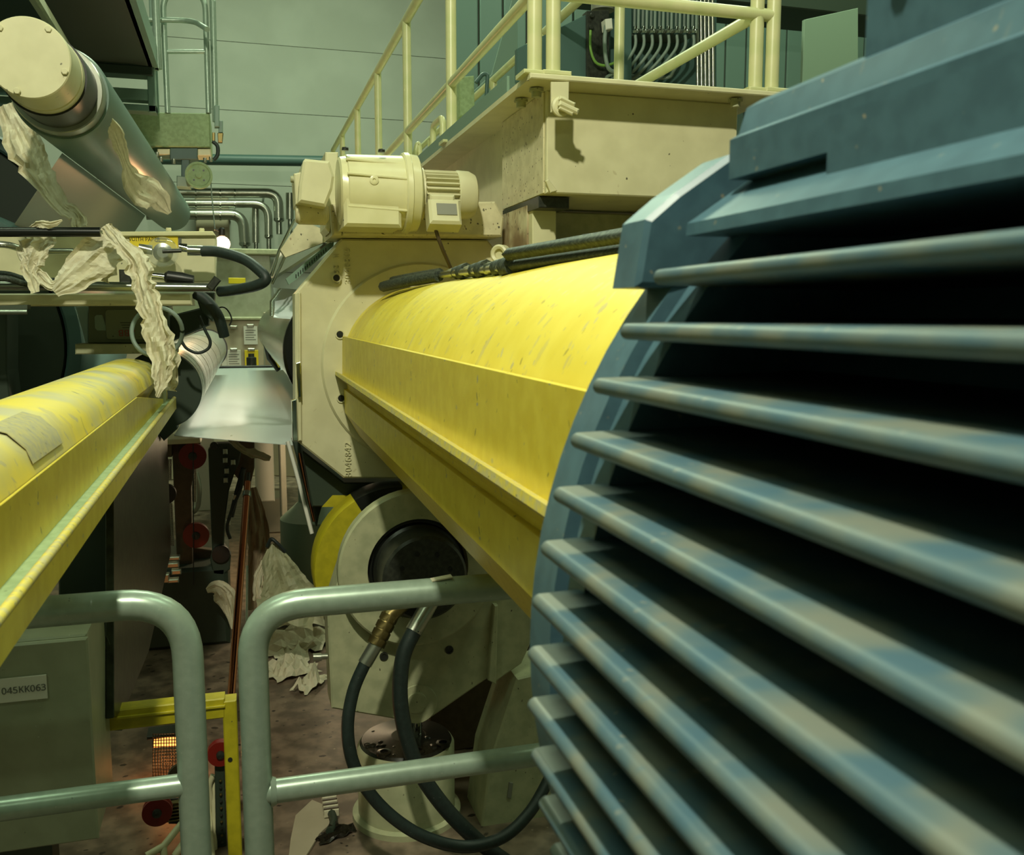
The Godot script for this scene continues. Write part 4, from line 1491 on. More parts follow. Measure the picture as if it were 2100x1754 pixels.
	t = thing("grip_fitting", "black hand grip fitting with a bright collar on the lower bar", "fitting")
	b = B.new()
	b.lathe(at(338, 568, 3.6), Vector3(1, -0.1, 0.1), [[0.0, 0.016], [0.01, 0.024], [0.06, 0.023], [0.1, 0.016]], 16)
	part(t, "grip", b, M.black)
	b = B.new()
	b.tube(path_at([310, 566, 3.6, 340, 568, 3.6]), 0.014, 12)
	part(t, "collar", b, M.chrome)
	b = B.new()
	b.box(at(258, 568, 3.6), Vector3(0.04, 0.05, 0.04), 0.005)
	part(t, "block", b, M.dark_metal)
	# hanging flap of hoses above the chrome roll
	b = B.new()
	b.tube(spline(path_at([398, 600, 3.7, 425, 618, 3.7, 448, 650, 3.7, 460, 690, 3.72]), 8), 0.022, 14, true, 0.02)
	solo("drop_hose", "thick black hose end pointing down at the chrome roll", "hose", b, M.rubber, "hoses over the chrome roll")
	b = B.new()
	b.tube(spline(path_at([408, 648, 3.75, 420, 676, 3.75, 431, 700, 3.75, 426, 716, 3.75, 405, 724, 3.75, 382, 714, 3.75, 370, 695, 3.75]), 8), 0.006, 10)
	solo("drop_hose", "thin black hose hanging in a loop over the chrome roll", "hose", b, M.rubber, "hoses over the chrome roll")
	b = B.new()
	var ring := []
	for i in 33:
		var an := TAU * i / 32.0 * 0.985
		ring.append(at(322 + 52 * cos(an), 681 + 50 * sin(an), 3.45 + 0.03 * sin(an * 2.0)))
	b.tube(ring, 0.0075, 10, false)
	solo("cable_loop", "grey cable coiled in a round loop behind the hanging paper strip", "cable", b, M.cable)
	b = B.new()
	b.tube(spline(path_at([430, 640, 3.96, 455, 630, 3.9, 468, 638, 3.9, 475, 655, 3.9, 470, 668, 3.9]), 6), 0.003, 8)
	solo("thin_wire", "thin dark wire arching beside the thick hose end", "wire", b, M.black)
	t = thing("scanner_head", "dark equipment block with a torn paper edge above the chrome roll", "equipment")
	b = B.new()
	b.prism(pp([345, 648, 425, 628, 428, 668, 376, 690, 345, 704], 4.02), -4.02, -4.25, 0.006)
	part(t, "body", b, M.green_dark)
	b = B.new()
	b.prism(pp([398, 598, 440, 600, 436, 660, 412, 640], 3.95), -3.95, -4.15, 0.006)
	part(t, "hanger", b, M.green_dark)
	# chrome roll with a black end disc
	t = thing("chrome_roll", "bright striped chrome roll with a black end disc beside the web", "roll")
	var c0 := at(330, 800, 4.0)
	var c1 := at(424, 716, 8.2)
	var ax := (c1 - c0)
	var len_ := ax.length()
	ax = ax.normalized()
	var r := 0.158
	b = B.new()
	b.lathe(c0, ax, [[0.0, 0.05], [0.0, r - 0.004], [0.004, r], [0.03, r]], 64)
	part(t, "end_disc", b, M.green_dark)
	b = B.new()
	b.lathe(c0, ax, [[0.03, r], [len_, r]], 72)
	part(t, "shell", b, M.chrome_roll)
	for q in [[0.10, 0.012], [0.25, 0.05], [0.36, 0.01], [0.55, 0.02], [0.8, 0.05], [0.98, 0.012], [1.3, 0.03], [1.9, 0.04], [2.6, 0.05]]:
		b = B.new()
		b.lathe(c0, ax, [[q[0], r + 0.0004], [q[0] + q[1], r + 0.0004]], 72, false)
		part(t, "band", b, M.chrome_band)
	b = B.new()
	b.lathe(c0 + ax * len_, ax, [[0.0, r], [0.0, r + 0.01], [0.03, r + 0.01]], 48)
	part(t, "far_rim", b, M.black)
	# dark steel shield under the left guard
	t = thing("side_shield", "dark steel shield with painted reflection streaks hanging below the yellow guard", "shield")
	b = B.new()
	var sx := -0.345
	var pts := [[332, 850], [341, 1134], [318, 1230], [292, 1338], [243, 1450], [216, 1475], [216, 1000], [290, 880]]
	var rim := []
	for q in pts:
		rim.append(at_x(q[0], q[1], sx))
	var poly := PackedVector2Array()
	for p in rim:
		poly.append(Vector2(p.z, p.y))
	b.T = Transform3D(Basis(Vector3(0, 0, 1), Vector3(0, 1, 0), Vector3(-1, 0, 0)), Vector3(sx, 0, 0))
	b.prism(poly, 0.0, 0.02 * -1.0, 0.002)
	part(t, "sheet", b, M.sheet_painted_sheen)
	b = B.new()
	b.prism(pp([120, 1050, 232, 1050, 250, 1500, 120, 1500], 2.62), -2.62, -2.75, 0.004)
	part(t, "rear_post", b, M.green_dark)
	b = B.new()
	b.prism(pp([318, 880, 354, 830, 364, 880, 336, 905], 4.0), -4.0, -4.1, 0.004)
	part(t, "end_bracket", b, M.green_dark)
	# paper caught on the machine
	b = ribbon([[216, 462, 3.26, 9], [228, 478, 3.24, 12], [250, 502, 3.2, 12], [276, 532, 3.18, 21], [288, 562, 3.17, 23], [302, 605, 3.16, 22], [318, 650, 3.14, 22], [326, 700, 3.13, 24], [334, 750, 3.12, 20], [330, 790, 3.12, 12], [322, 815, 3.12, 3]], 5, 0.5, 12, 5)
	solo("torn_paper", "long torn paper strip hanging from the end of the polished bar", "torn paper", b, M.paper, "torn paper on the left machine")
	b = ribbon([[338, 690, 3.2, 10], [346, 730, 3.2, 16], [344, 770, 3.2, 20], [340, 800, 3.2, 18]], 9, 0.3, 12, 5)
	solo("torn_paper", "pale torn paper flap behind the lower end of the long strip", "torn paper", b, M.paper, "torn paper on the left machine")
	b = ribbon([[228, 492, 3.36, 34], [206, 520, 3.35, 36], [176, 548, 3.34, 34], [140, 578, 3.33, 24], [112, 600, 3.33, 10]], 11, 0.2, 12, 6, 0.12)
	solo("torn_paper", "wide paper sheet slung from the bar end down towards the lower beam", "torn paper", b, M.paper, "torn paper on the left machine")
	b = ribbon([[212, 505, 3.40, 26], [206, 540, 3.4, 28], [196, 572, 3.4, 26]], 12, 0.25, 12, 6, 0.2)
	solo("torn_paper", "broad paper scrap hanging behind the slung sheet", "torn paper", b, M.paper, "torn paper on the left machine")
	b = ribbon([[84, 478, 3.36, 28], [78, 505, 3.35, 26], [66, 535, 3.34, 20], [64, 565, 3.34, 12], [74, 600, 3.33, 8]], 13, 0.35, 12, 6)
	solo("torn_paper", "crumpled paper hanging over the bar near the left edge", "torn paper", b, M.paper, "torn paper on the left machine")
	b = ribbon([[38, 505, 3.36, 5], [58, 540, 3.35, 11], [84, 568, 3.34, 13], [106, 585, 3.33, 9], [128, 572, 3.33, 4]], 14, 0.35, 12, 6)
	solo("torn_paper", "narrow paper twist curling up from the lower beam", "torn paper", b, M.paper, "torn paper on the left machine")
	b = ribbon([[62, 468, 3.3, 3], [80, 460, 3.29, 7], [104, 462, 3.28, 6], [128, 452, 3.28, 2]], 15, 0.5, 12, 5)
	solo("torn_paper", "small spiky paper scrap sitting on top of the polished bar", "torn paper", b, M.paper, "torn paper on the left machine")
	b = ribbon([[10, 214, 3.9, 16], [34, 262, 3.9, 26], [62, 320, 3.85, 30], [92, 375, 3.8, 22], [130, 425, 3.75, 14], [156, 440, 3.7, 13], [163, 466, 3.68, 14]], 16, 0.35, 12, 6, 0.18)
	solo("torn_paper", "wide draped paper hanging from the roll neck to the polished bar", "torn paper", b, M.paper, "torn paper on the left machine")

# ------------------------------------------------------------------ upper left: roll, walkway, ladder
func upper_left():
	var t := thing("upper_roll", "green grey upper roll with a cream round end cap and torn paper", "roll")
	var a := at(57, 118, 2.95)
	var e := at(352, 436, 8.6)
	var ax := (e - a).normalized()
	var k := 2.95 / F
	var b := B.new()
	b.lathe(a, ax, [[0.0, 0.0], [0.0, 69 * k], [0.004, 71 * k], [0.16, 73 * k], [0.165, 70 * k], [0.17, 74 * k], [0.215, 74 * k], [0.22, 60 * k]], 56)
	var cap := part(t, "end_cap", b, M.cream)
	for i in 4:
		var an: float = [0.95, -0.33, -1.9, 2.3][i]
		b = B.new()
		b.hexbolt(a + Vector3(cos(an), sin(an), 0) * 63 * k, -ax, 6 * k, 5 * k)
		part(cap, "bolt", b, M.cream)
	b = B.new()
	b.lathe(a, ax, [[0.215, 78 * k], [0.42, 80 * k]], 48)
	part(t, "neck", b, M.black)
	b = B.new()
	b.lathe(a, ax, [[0.41, 62 * k], [0.41, 88 * k], [0.415, 90 * k], [0.50, 91 * k]], 48)
	part(t, "steel_collar", b, M.zinc)
	b = B.new()
	var L := (e - a).length()
	b.lathe(a, ax, [[0.49, 80 * k], [0.49, 95 * k], [0.505, 98 * k], [L - 0.02, 98 * k], [L, 92 * k]], 72)
	part(t, "shell", b, M.roll_green)
	# web passing under the roll
	b = B.new()
	var o := a + ax * 1.5
	var dn := Vector3(-0.55, -0.83, 0)
	var rows := []
	for i in 5:
		rows.append([o + dn * (0.14 + 0.1 * i) + Vector3(-0.09, 0.05, 0), o + ax * (L - 2.0) + dn * (0.14 + 0.1 * i) + Vector3(-0.09, 0.05, 0)])
	b.grid(rows, 1)
	solo("paper_web", "green tinted paper web running down behind the upper roll", "paper web", b, M.roll_sheet)
	b = ribbon([[158, 160, 3.35, 5], [180, 190, 3.4, 11], [205, 235, 3.5, 12], [232, 265, 3.6, 15], [246, 300, 3.75, 12], [262, 345, 3.95, 11], [286, 385, 4.1, 28], [320, 405, 4.25, 24], [348, 438, 4.4, 5]], 21, 0.35, 12, 6, 0.2)
	solo("torn_paper", "torn paper streamer stuck along the side of the upper roll", "torn paper", b, M.paper, "torn paper on the left machine")
	# dark hood edge over the roll and the walkway's underside
	b = B.new()
	b.sweep(PackedVector3Array([at(20, -60, 3.5), at(66, -10, 3.5), at(74, -10, 3.5), at(50, -70, 3.5)]), at(186, 180, 5.6) - at(73, -2, 3.5))
	solo("hood_edge", "olive hood edge slanting above the upper roll", "hood", b, M.cream_grey)
	t = thing("walkway", "dark green walkway seen from below at the upper left", "walkway")
	var yd := at(250, 132, 6.0).y
	var xr := at(312, 132, 6.0).x
	b = B.new()
	b.bb(Vector3(-3.2, yd, -6.1), Vector3(xr, yd + 0.06, -4.4), 0.004)
	part(t, "deck", b, M.green_dark)
	b = B.new()
	b.bb(Vector3(xr - 0.02, yd + 0.0, -6.1), Vector3(xr + 0.03, yd + 0.12, -4.4), 0.004)
	part(t, "edge_beam", b, M.green_grey)
	b = B.new()
	b.bb(Vector3(-3.2, at(250, 155, 6.05).y, -6.12), Vector3(xr, yd, -6.0), 0.004)
	part(t, "end_beam", b, M.green_dark)
	b = B.new()
	b.bb(Vector3(at(302, 150, 6.05).x, at(300, 232, 6.05).y, -6.12), Vector3(at(318, 150, 6.05).x, yd, -6.02), 0.004)
	part(t, "hanger", b, M.green_grey)
	b = B.new()
	b.bb(Vector3(-1.6, at(250, 205, 6.05).y, -6.12), Vector3(at(302, 150, 6.05).x, at(250, 182, 6.05).y, -6.02), 0.004)
	part(t, "crossbeam", b, M.green_grey)
	b = B.new()
	b.bb(Vector3(-1.6, at(250, 228, 6.05).y, -6.12), Vector3(at(318, 150, 6.05).x, at(250, 214, 6.05).y, -6.02), 0.004)
	part(t, "crossbeam", b, M.green_grey)
	b = B.new()
	b.tube([Vector3(xr + 0.03, yd, -6.05), Vector3(xr + 0.03, yd + 1.1, -6.05)], 0.022, 12)
	part(t, "rail_post", b, M.rail_green)
	# green box beam with brackets under it
	t = thing("box_beam_end", "speckled green box beam end carrying the rope pulley", "beam")
	var D := 6.3
	b = B.new()
	b.prism(pp([262, 229, 430, 232, 432, 302, 262, 300], D), -D, -D - 0.5, 0.006)
	part(t, "beam", b, M.green_paint)
	for q in [[322, 304, 348, 316], [405, 304, 432, 318], [348, 302, 405, 326]]:
		b = B.new()
		b.prism(pp([q[0], q[1], q[2], q[1], q[2], q[3], q[0], q[3]], D), -D - 0.02, -D - 0.2, 0.004)
		part(t, "lug", b, M.cream if q[3] < 320 else M.teal_dark)
	for q in [[322, 312], [330, 322], [420, 324], [432, 322], [356, 326]]:
		b = B.new()
		b.hexbolt(at(q[0], q[1], D - 0.01), Vector3.DOWN, 0.012, 0.03)
		part(t, "bolt", b, M.zinc)
	b = B.new()
	b.prism(pp([371, 322, 388, 322, 388, 364, 371, 364], D), -D - 0.03, -D - 0.12, 0.004)
	part(t, "pulley_arm", b, M.teal_dark)
	b = B.new()
	b.prism(pp([362, 360, 392, 362, 390, 384, 362, 382], D), -D - 0.01, -D - 0.14, 0.004)
	part(t, "pulley_bracket", b, M.green_grey)
	t = thing("limit_switch", "small limit switch with warm lit brass parts beside the green beam end", "switch")
	b = B.new()
	b.prism(pp([448, 247, 457, 247, 457, 272, 448, 272], D), -D, -D - 0.05, 0.003)
	part(t, "body", b, M.green_grey)
	b = B.new()
	b.prism(pp([446, 273, 458, 273, 456, 292, 447, 292], D), -D + 0.01, -D - 0.04, 0.003)
	part(t, "plunger", b, M.brass)
	b = B.new()
	b.prism(pp([435, 272, 441, 272, 441, 290, 435, 290], D), -D + 0.01, -D - 0.04, 0.003)
	part(t, "plunger", b, M.brass)
	b = B.new()
	b.tube(spline(path_at([436, 290, D, 446, 300, D, 446, 318, D, 438, 328, D]), 5), 0.012, 8)
	part(t, "lead", b, M.rubber)
	t = thing("rope_pulley", "pale green rope pulley with four holes under the green beam", "pulley")
	var c := at(408, 361, D - 0.05)
	b = B.new()
	b.lathe(c, Vector3.BACK, [[0.0, 0.06], [0.0, 0.074], [0.006, 0.082], [0.018, 0.072], [0.03, 0.082], [0.036, 0.082], [0.036, 0.07], [0.03, 0.064], [0.03, 0.02], [0.044, 0.018], [0.044, 0.0]], 36)
	var wh := part(t, "wheel", b, M.green_paint)
	for i in 4:
		var an := PI / 4 + PI / 2 * i
		b = B.new()
		b.lathe(c + Vector3(cos(an) * 0.042, sin(an) * 0.042, 0.029), Vector3.BACK, [[0.0, 0.006], [0.002, 0.006], [0.002, 0.0]], 10)
		part(wh, "hole", b, M.black)
	b = B.new()
	b.tube(path_at([432, 365, D - 0.03, 434, 400, D - 0.04, 441, 472, D - 0.1]), 0.004, 6)
	solo("pulley_rope", "thin rope running down from the pulley towards the bulb", "rope", b, M.cable)
	# tubular ladder
	t = thing("ladder", "green tube ladder rail loop standing on the green beam", "ladder")
	b = B.new()
	b.tube(rounded([at(344, 232, D), at(333, -20, D), at(420, -20, D), at(428, 232, D)], 0.14), 0.017, 14)
	part(t, "frame", b, M.rail_green)
	b = B.new()
	b.tube(path_at([338, 106, D, 424, 106, D]), 0.013, 12)
	part(t, "rung", b, M.rail_green)
	b = B.new()
	b.tube(rounded([at(270, 40, D - 0.05), at(395, 42, D - 0.05), at(425, 60, D - 0.3)], 0.1), 0.016, 12)
	part(t, "rung", b, M.rail_green)
	b = B.new()
	b.tube(path_at([436, 4, D, 442, 250, D]), 0.019, 14)
	part(t, "grab_post", b, M.rail_green)
	b = B.new()
	b.ball(at(436, 4, D), 0.0195, 12)
	part(t, "post_cap", b, M.rail_green)
	b = B.new()
	b.prism(pp([440, 218, 450, 218, 450, 262, 440, 262], D), -D + 0.03, -D - 0.03, 0.004)
	part(t, "post_socket", b, M.green_grey)
	b = B.new()
	b.bb(Vector3(at(305, 0, 6.3).x, at(305, 232, 6.3).y, -6.36), Vector3(at(316, 0, 6.3).x, 4.4, -6.3), 0.004)
	part(t, "stanchion", b, M.green_grey)

# ------------------------------------------------------------------ web and the gap between the machines
func web_and_gap():
	var t: Node3D
	var Y := 1.21
	var b := B.new()
	b.sweep(PackedVector3Array([at_y(357, 893, Y), at_y(440, 756, Y), Vector3(0.62, Y, -9.4), Vector3(0.62, Y, -3.6), at_y(605, 913, Y)]), Vector3(0, 0.001, 0)) if false else b.grid([[at_y(357, 893, Y), at_y(600, 913, Y), Vector3(0.45, Y, -3.62)], [Vector3(-0.25, Y, -6.5), Vector3(0.25, Y, -6.5), Vector3(0.5, Y, -6.5)], [Vector3(-0.24, Y, -9.3), Vector3(0.3, Y, -9.3), Vector3(0.6, Y, -9.3)]], 0, Vector3(0, -0.002, 0))
	solo("paper_web", "shiny pale paper web stretched flat between the chrome roll and the stand", "paper web", b, M.web)
	b = B.new()
	b.tube([Vector3(-0.3, 1.22, -9.32), Vector3(0.62, 1.22, -9.32)], 0.014, 10)
	solo("web_bar", "thin dark bar across the far end of the shiny web", "bar", b, M.black)
	# frame post with red rope sheaves
	var D := 5.0
	t = thing("sheave_post", "dark brown post below the web with red rope sheaves", "machine post")
	var post_thing := t
	b = B.new()
	b.prism(pp([352, 902, 412, 906, 392, 1000, 398, 1340, 370, 1340], D), -D, -D - 0.08, 0.004)
	part(t, "post", b, M.brown)
	b = B.new()
	b.prism(pp([326, 902, 352, 902, 352, 938, 332, 938], D - 0.1), -D + 0.1, -D - 0.1, 0.004)
	part(t, "bracket", b, M.brown)
	b = B.new()
	b.prism(pp([372, 1120, 440, 1130, 440, 1200, 374, 1200], D + 0.1), -D - 0.1, -D - 0.16, 0.004)
	part(t, "gusset", b, M.brown)
	b = B.new()
	b.prism(pp([326, 902, 410, 898, 412, 908, 326, 912], D - 0.12), -D + 0.14, -D - 0.1, 0.004)
	part(t, "top_flange", b, M.cream)
	var sheaves := [[395, 936, D - 0.06, 26, "upper red rope sheave hanging right below the web", "red"], [402, 1099, D - 0.06, 25, "lower red rope sheave on the brown post", "red"], [339, 1014, D - 0.2, 20, "black rope sheave beside the perforated strip", "black"], [322, 1668, 2.9, 29, "dark red rope sheave low behind the handrail", "red"], [452, 1548, 2.94, 26, "dark red rope sheave half hidden by the yellow upright", "red"]]
	for s in sheaves:
		var g := thing("rope_sheave", s[4], "sheave", "rope sheaves")
		var c := at(s[0], s[1], s[2])
		var r: float = s[3] * s[2] / F
		var m: StandardMaterial3D = M.red if s[5] == "red" else M.black
		b = B.new()
		b.lathe(c - Vector3(0, 0, 0.03), Vector3.BACK, [[0.0, r * 0.8], [0.0, r], [0.008, r], [0.015, r * 0.86], [0.022, r], [0.03, r], [0.03, r * 0.3]], 32)
		part(g, "wheel", b, m)
		b = B.new()
		b.lathe(c, Vector3.BACK, [[0.0, r * 0.32], [0.008, r * 0.3], [0.01, r * 0.16], [0.012, 0.0]], 20)
		part(g, "hub", b, M.dark_metal)
		b = B.new()
		b.lathe(c - Vector3(0, 0, 0.1), Vector3.BACK, [[0.0, r * 0.2], [0.08, r * 0.2]], 12)
		part(g, "axle", b, M.dark_metal)
	# perforated strips: real holes are too fine, so a lattice of thin bars
	for s in [[[332, 942, 352, 942, 351, 984, 337, 984], 5.15, "perforated bright strip at the top of the brown post"], [[334, 1032, 353, 1032, 357, 1118, 343, 1120], 5.15, "perforated bright strip at the foot of the brown post"], [[386, 960, 402, 960, 402, 1030, 391, 1030], 5.2, "perforated bright strip between the two red sheaves"]]:
		b = B.new()
		b.prism(pp(s[0], s[1] + 0.02), -s[1] - 0.02, -s[1] - 0.03)
		var bk := part(post_thing, "perforated_strip", b, M.plate_grey, s[2])
		b = B.new()
		var xs: Array = s[0]
		var rows := int((xs[7] - xs[1]) / 4.0)
		for i in rows:
			var f := (i + 0.5) / rows
			b.tube([at(lerpf(xs[0], xs[6], f), lerpf(xs[1], xs[7], f), s[1]), at(lerpf(xs[2], xs[4], f), lerpf(xs[3], xs[5], f), s[1])], 0.0025, 4, false)
		for i in 5:
			var f := i / 4.0
			b.tube([at(lerpf(xs[0], xs[2], f), xs[1], s[1]), at(lerpf(xs[6], xs[4], f), xs[7], s[1])], 0.0025, 4, false)
		var me := part(bk, "mesh", b, M.zinc)
		me.set_meta("kind", "stuff")
	# dark swing arm with cylinder
	t = thing("swing_arm", "dark rounded swing arm hanging under the web", "machine arm")
	var arm_thing := t
	b = B.new()
	b.prism(pp([428, 918, 438, 905, 470, 904, 496, 918, 490, 945, 482, 962, 470, 1000, 462, 1060, 460, 1110, 474, 1130, 472, 1158, 458, 1170, 438, 1168, 432, 1140, 436, 1120], D), -D + 0.1, -D + 0.02, 0.006)
	part(t, "arm", b, M.green_dark)
	b = B.new()
	b.lathe(at(439, 914, D - 0.1), Vector3.BACK, [[0.0, 0.02], [0.01, 0.02], [0.012, 0.0]], 14)
	part(t, "pivot", b, M.dark_metal)
	b = B.new()
	b.lathe(at(453, 1135, D - 0.1), Vector3.BACK, [[0.0, 0.045], [0.02, 0.045], [0.024, 0.0]], 20)
	part(t, "roller", b, M.black)
	b = B.new()
	b.tube(path_at([500, 960, D - 0.1, 486, 1010, D - 0.1, 474, 1060, D - 0.1]), 0.014, 10)
	part(t, "air_cylinder", b, M.black)
	for q in [[462, 926], [462, 944], [465, 966], [463, 985], [478, 948], [482, 1020], [468, 1072]]:
		b = B.new()
		b.box(at(q[0], q[1], D - 0.11), Vector3(0.022, 0.026, 0.03), 0.004)
		part(t, "fitting", b, M.zinc)
	b = B.new()
	b.tube(spline(path_at([498, 962, D - 0.12, 494, 1000, D - 0.12, 478, 1040, D - 0.12, 466, 1080, D - 0.12, 472, 1105, D - 0.12]), 6), 0.009, 8)
	part(t, "air_hose", b, M.rubber)
	# copper coloured rod
	t = thing("copper_rod", "long shiny copper coloured rod rising from the floor to the swing arm", "rod")
	b = B.new()
	var r0 := at(508, 990, 4.6)
	var r1 := at(474, 1430, 3.75)
	b.tube([r0, r1], 0.0165, 20)
	part(t, "rod", b, M.copper)
	b = B.new()
	var rd := (r1 - r0).normalized()
	b.lathe(r0 + rd * 0.06, rd, [[0.0, 0.019], [0.02, 0.021], [0.03, 0.019]], 16)
	part(t, "collar", b, M.steel)
	b = B.new()
	b.tube([r0, r0 - rd * 0.06], 0.009, 10)
	part(t, "pin", b, M.dark_metal)
	b = B.new()
	b.tube(path_at([507, 1160, 4.7, 506, 1290, 4.6]), 0.006, 8)
	solo("thin_rod", "thin bright rod standing beside the copper rod", "rod", b, M.chrome)
	# pale columns and panels far in the gap
	t = thing("far_cabinet", "white cabinet standing far back in the gap under the web", "cabinet")
	b = B.new()
	b.bb(Vector3(at(398, 900, 8.5).x, at(420, 1068, 8.5).y, -8.9), Vector3(at(436, 900, 8.5).x, at(420, 880, 8.5).y, -8.5), 0.01)
	part(t, "body", b, M.paper_plain)
	b = B.new()
	b.bb(Vector3(at(396, 900, 8.5).x, 0.0, -8.9), Vector3(at(438, 900, 8.5).x, at(420, 1068, 8.5).y, -8.48), 0.01)
	part(t, "plinth", b, M.cream_grey)
	b = B.new()
	b.tube(rounded([at(400, 970, 8.3), at(408, 1000, 8.3), at(404, 1040, 8.3), at(394, 1050, 8.3)], 0.1), 0.03, 10)
	part(t, "grip", b, M.zinc)
	t = thing("far_column", "pale square column between the copper rod and the cream stand", "column")
	b = B.new()
	b.bb(Vector3(at(521, 900, 7.4).x, at(540, 1030, 7.4).y, -7.7), Vector3(at(560, 900, 7.4).x, at(540, 900, 7.4).y, -7.4), 0.01)
	part(t, "cover", b, M.paper_plain)
	b = B.new()
	b.bb(Vector3(at(530, 900, 7.35).x, 0.0, -7.75), Vector3(at(575, 900, 7.35).x, at(540, 1026, 7.35).y, -7.42), 0.01)
	part(t, "base", b, M.zinc)
	b = B.new()
	b.bb(Vector3(at(573, 900, 6.6).x, 0.0, -6.9), Vector3(at(585, 900, 6.6).x, at(570, 905, 6.6).y, -6.6), 0.006)
	part(t, "side_post", b, M.plate_grey)
	b = B.new()
	b.prism(pp([494, 905, 522, 905, 522, 960, 510, 1010, 470, 960, 470, 905], 4.98), -4.98, -5.03, 0.004)
	part(arm_thing, "back_plate", b, M.brown)
	b = ribbon([[470, 896, 3.98, 6], [496, 922, 3.97, 7], [525, 932, 3.96, 9], [554, 942, 3.96, 5]], 31, 0.25, 12, 5)
	solo("torn_paper", "tan paper strip sticking out below the web", "torn paper", b, M.paper, "torn paper in the gap")
	# rods and lines along the stand's lower left edge
	b = B.new()
	b.tube(path_at([590, 906, 3.6, 612, 985, 3.55, 640, 1095, 3.5]), 0.008, 8)
	solo("slant_rod", "pale slanting rod below the left corner of the stand plate", "rod", b, M.paper_plain, "slanting rods by the stand")
	b = B.new()
	b.tube(path_at([614, 930, 3.5, 628, 1000, 3.45, 644, 1070, 3.42]), 0.006, 8)
	solo("slant_rod", "shiny slanting rod beside the pale one below the stand plate", "rod", b, M.copper, "slanting rods by the stand")
	b = B.new()
	b.prism(pp([600, 905, 620, 905, 640, 1000, 660, 1040, 648, 1080, 622, 990], 3.5), -3.5, -3.6, 0.004)
	solo("stand_gusset", "dark green gusset between the stand plate and the yellow drum", "gusset", b, M.green_dark)
	t = thing("pale_drum", "pale green drum standing on the floor behind the slanting rods", "drum")
	var pc := at_y(622, 1250, 0.0)
	b = B.new()
	b.lathe(Vector3(pc.x + 0.1, 0.0, -5.6), Vector3.UP, [[0.0, 0.2], [0.01, 0.21], [0.5, 0.21], [0.6, 0.1], [1.0, 0.1]], 28)
	part(t, "drum", b, M.green_grey)
	b = B.new()
	b.tube(spline(path_at([548, 1122, 4.44, 556, 1106, 4.43, 568, 1114, 4.42, 585, 1132, 4.42]), 5), 0.009, 8)
	solo("black_strap", "short black strap lying on top of the draped paper sheets", "strap", b, M.rubber)
	# dark hanging sheets and draped paper in the gap
	b = ribbon([[518, 1000, 4.75, 7], [528, 1060, 4.75, 18], [532, 1120, 4.72, 22], [528, 1180, 4.7, 20], [524, 1250, 4.7, 18]], 32, 0.3, 12, 6, 0.1)
	solo("hanging_sheet", "torn sheet hanging behind the copper rod", "sheet", b, M.kraft)
	b = ribbon([[560, 1115, 4.45, 8], [566, 1150, 4.42, 28], [580, 1190, 4.4, 42], [590, 1230, 4.35, 58], [580, 1275, 4.3, 60]], 33, 0.2, 12, 6, 0.08)
	solo("draped_sheet", "grey brown paper sheets draped over the floor heap", "paper sheet", b, M.cream_grey)
	b = ribbon([[540, 1150, 4.5, 4], [528, 1190, 4.48, 10], [530, 1230, 4.46, 12]], 34, 0.4, 12, 6)
	solo("torn_paper", "small pale torn scrap between the dark sheet and the draped sheets", "torn paper", b, M.paper, "torn paper in the gap")
	b = ribbon([[424, 1212, 4.8, 5], [444, 1206, 4.8, 16], [462, 1224, 4.8, 22], [474, 1258, 4.8, 12], [478, 1290, 4.8, 4]], 35, 0.3, 12, 6, 0.06)
	solo("torn_paper", "paper sheet curving up beside the copper rod in the dark", "torn paper", b, M.paper, "torn paper in the gap")
	b = B.new()
	b.bb(Vector3(-0.62, 0.0, -5.6), Vector3(-0.1, 0.42, -4.9), 0.02)
	solo("base_block", "dark machine base block under the brown post", "machine base", b, M.green_dark)
	b = B.new()
	b.tube(path_at([396, 906, 4.88, 397, 1200, 4.88]), 0.003, 6)
	solo("vertical_rope", "thin dark rope running straight down past the sheaves", "rope", b, M.black)
	for q in [[356, 1144, 24, 8], [352, 1158, 28, 10], [362, 1172, 18, 10], [340, 1185, 14, 18], [356, 1190, 20, 8]]:
		b = B.new()
		b.box(at(q[0], q[1], 4.8), Vector3(q[2] * 4.8 / F, q[3] * 4.8 / F, 0.05), 0.005)
		part(post_thing, "clamp", b, M.zinc)

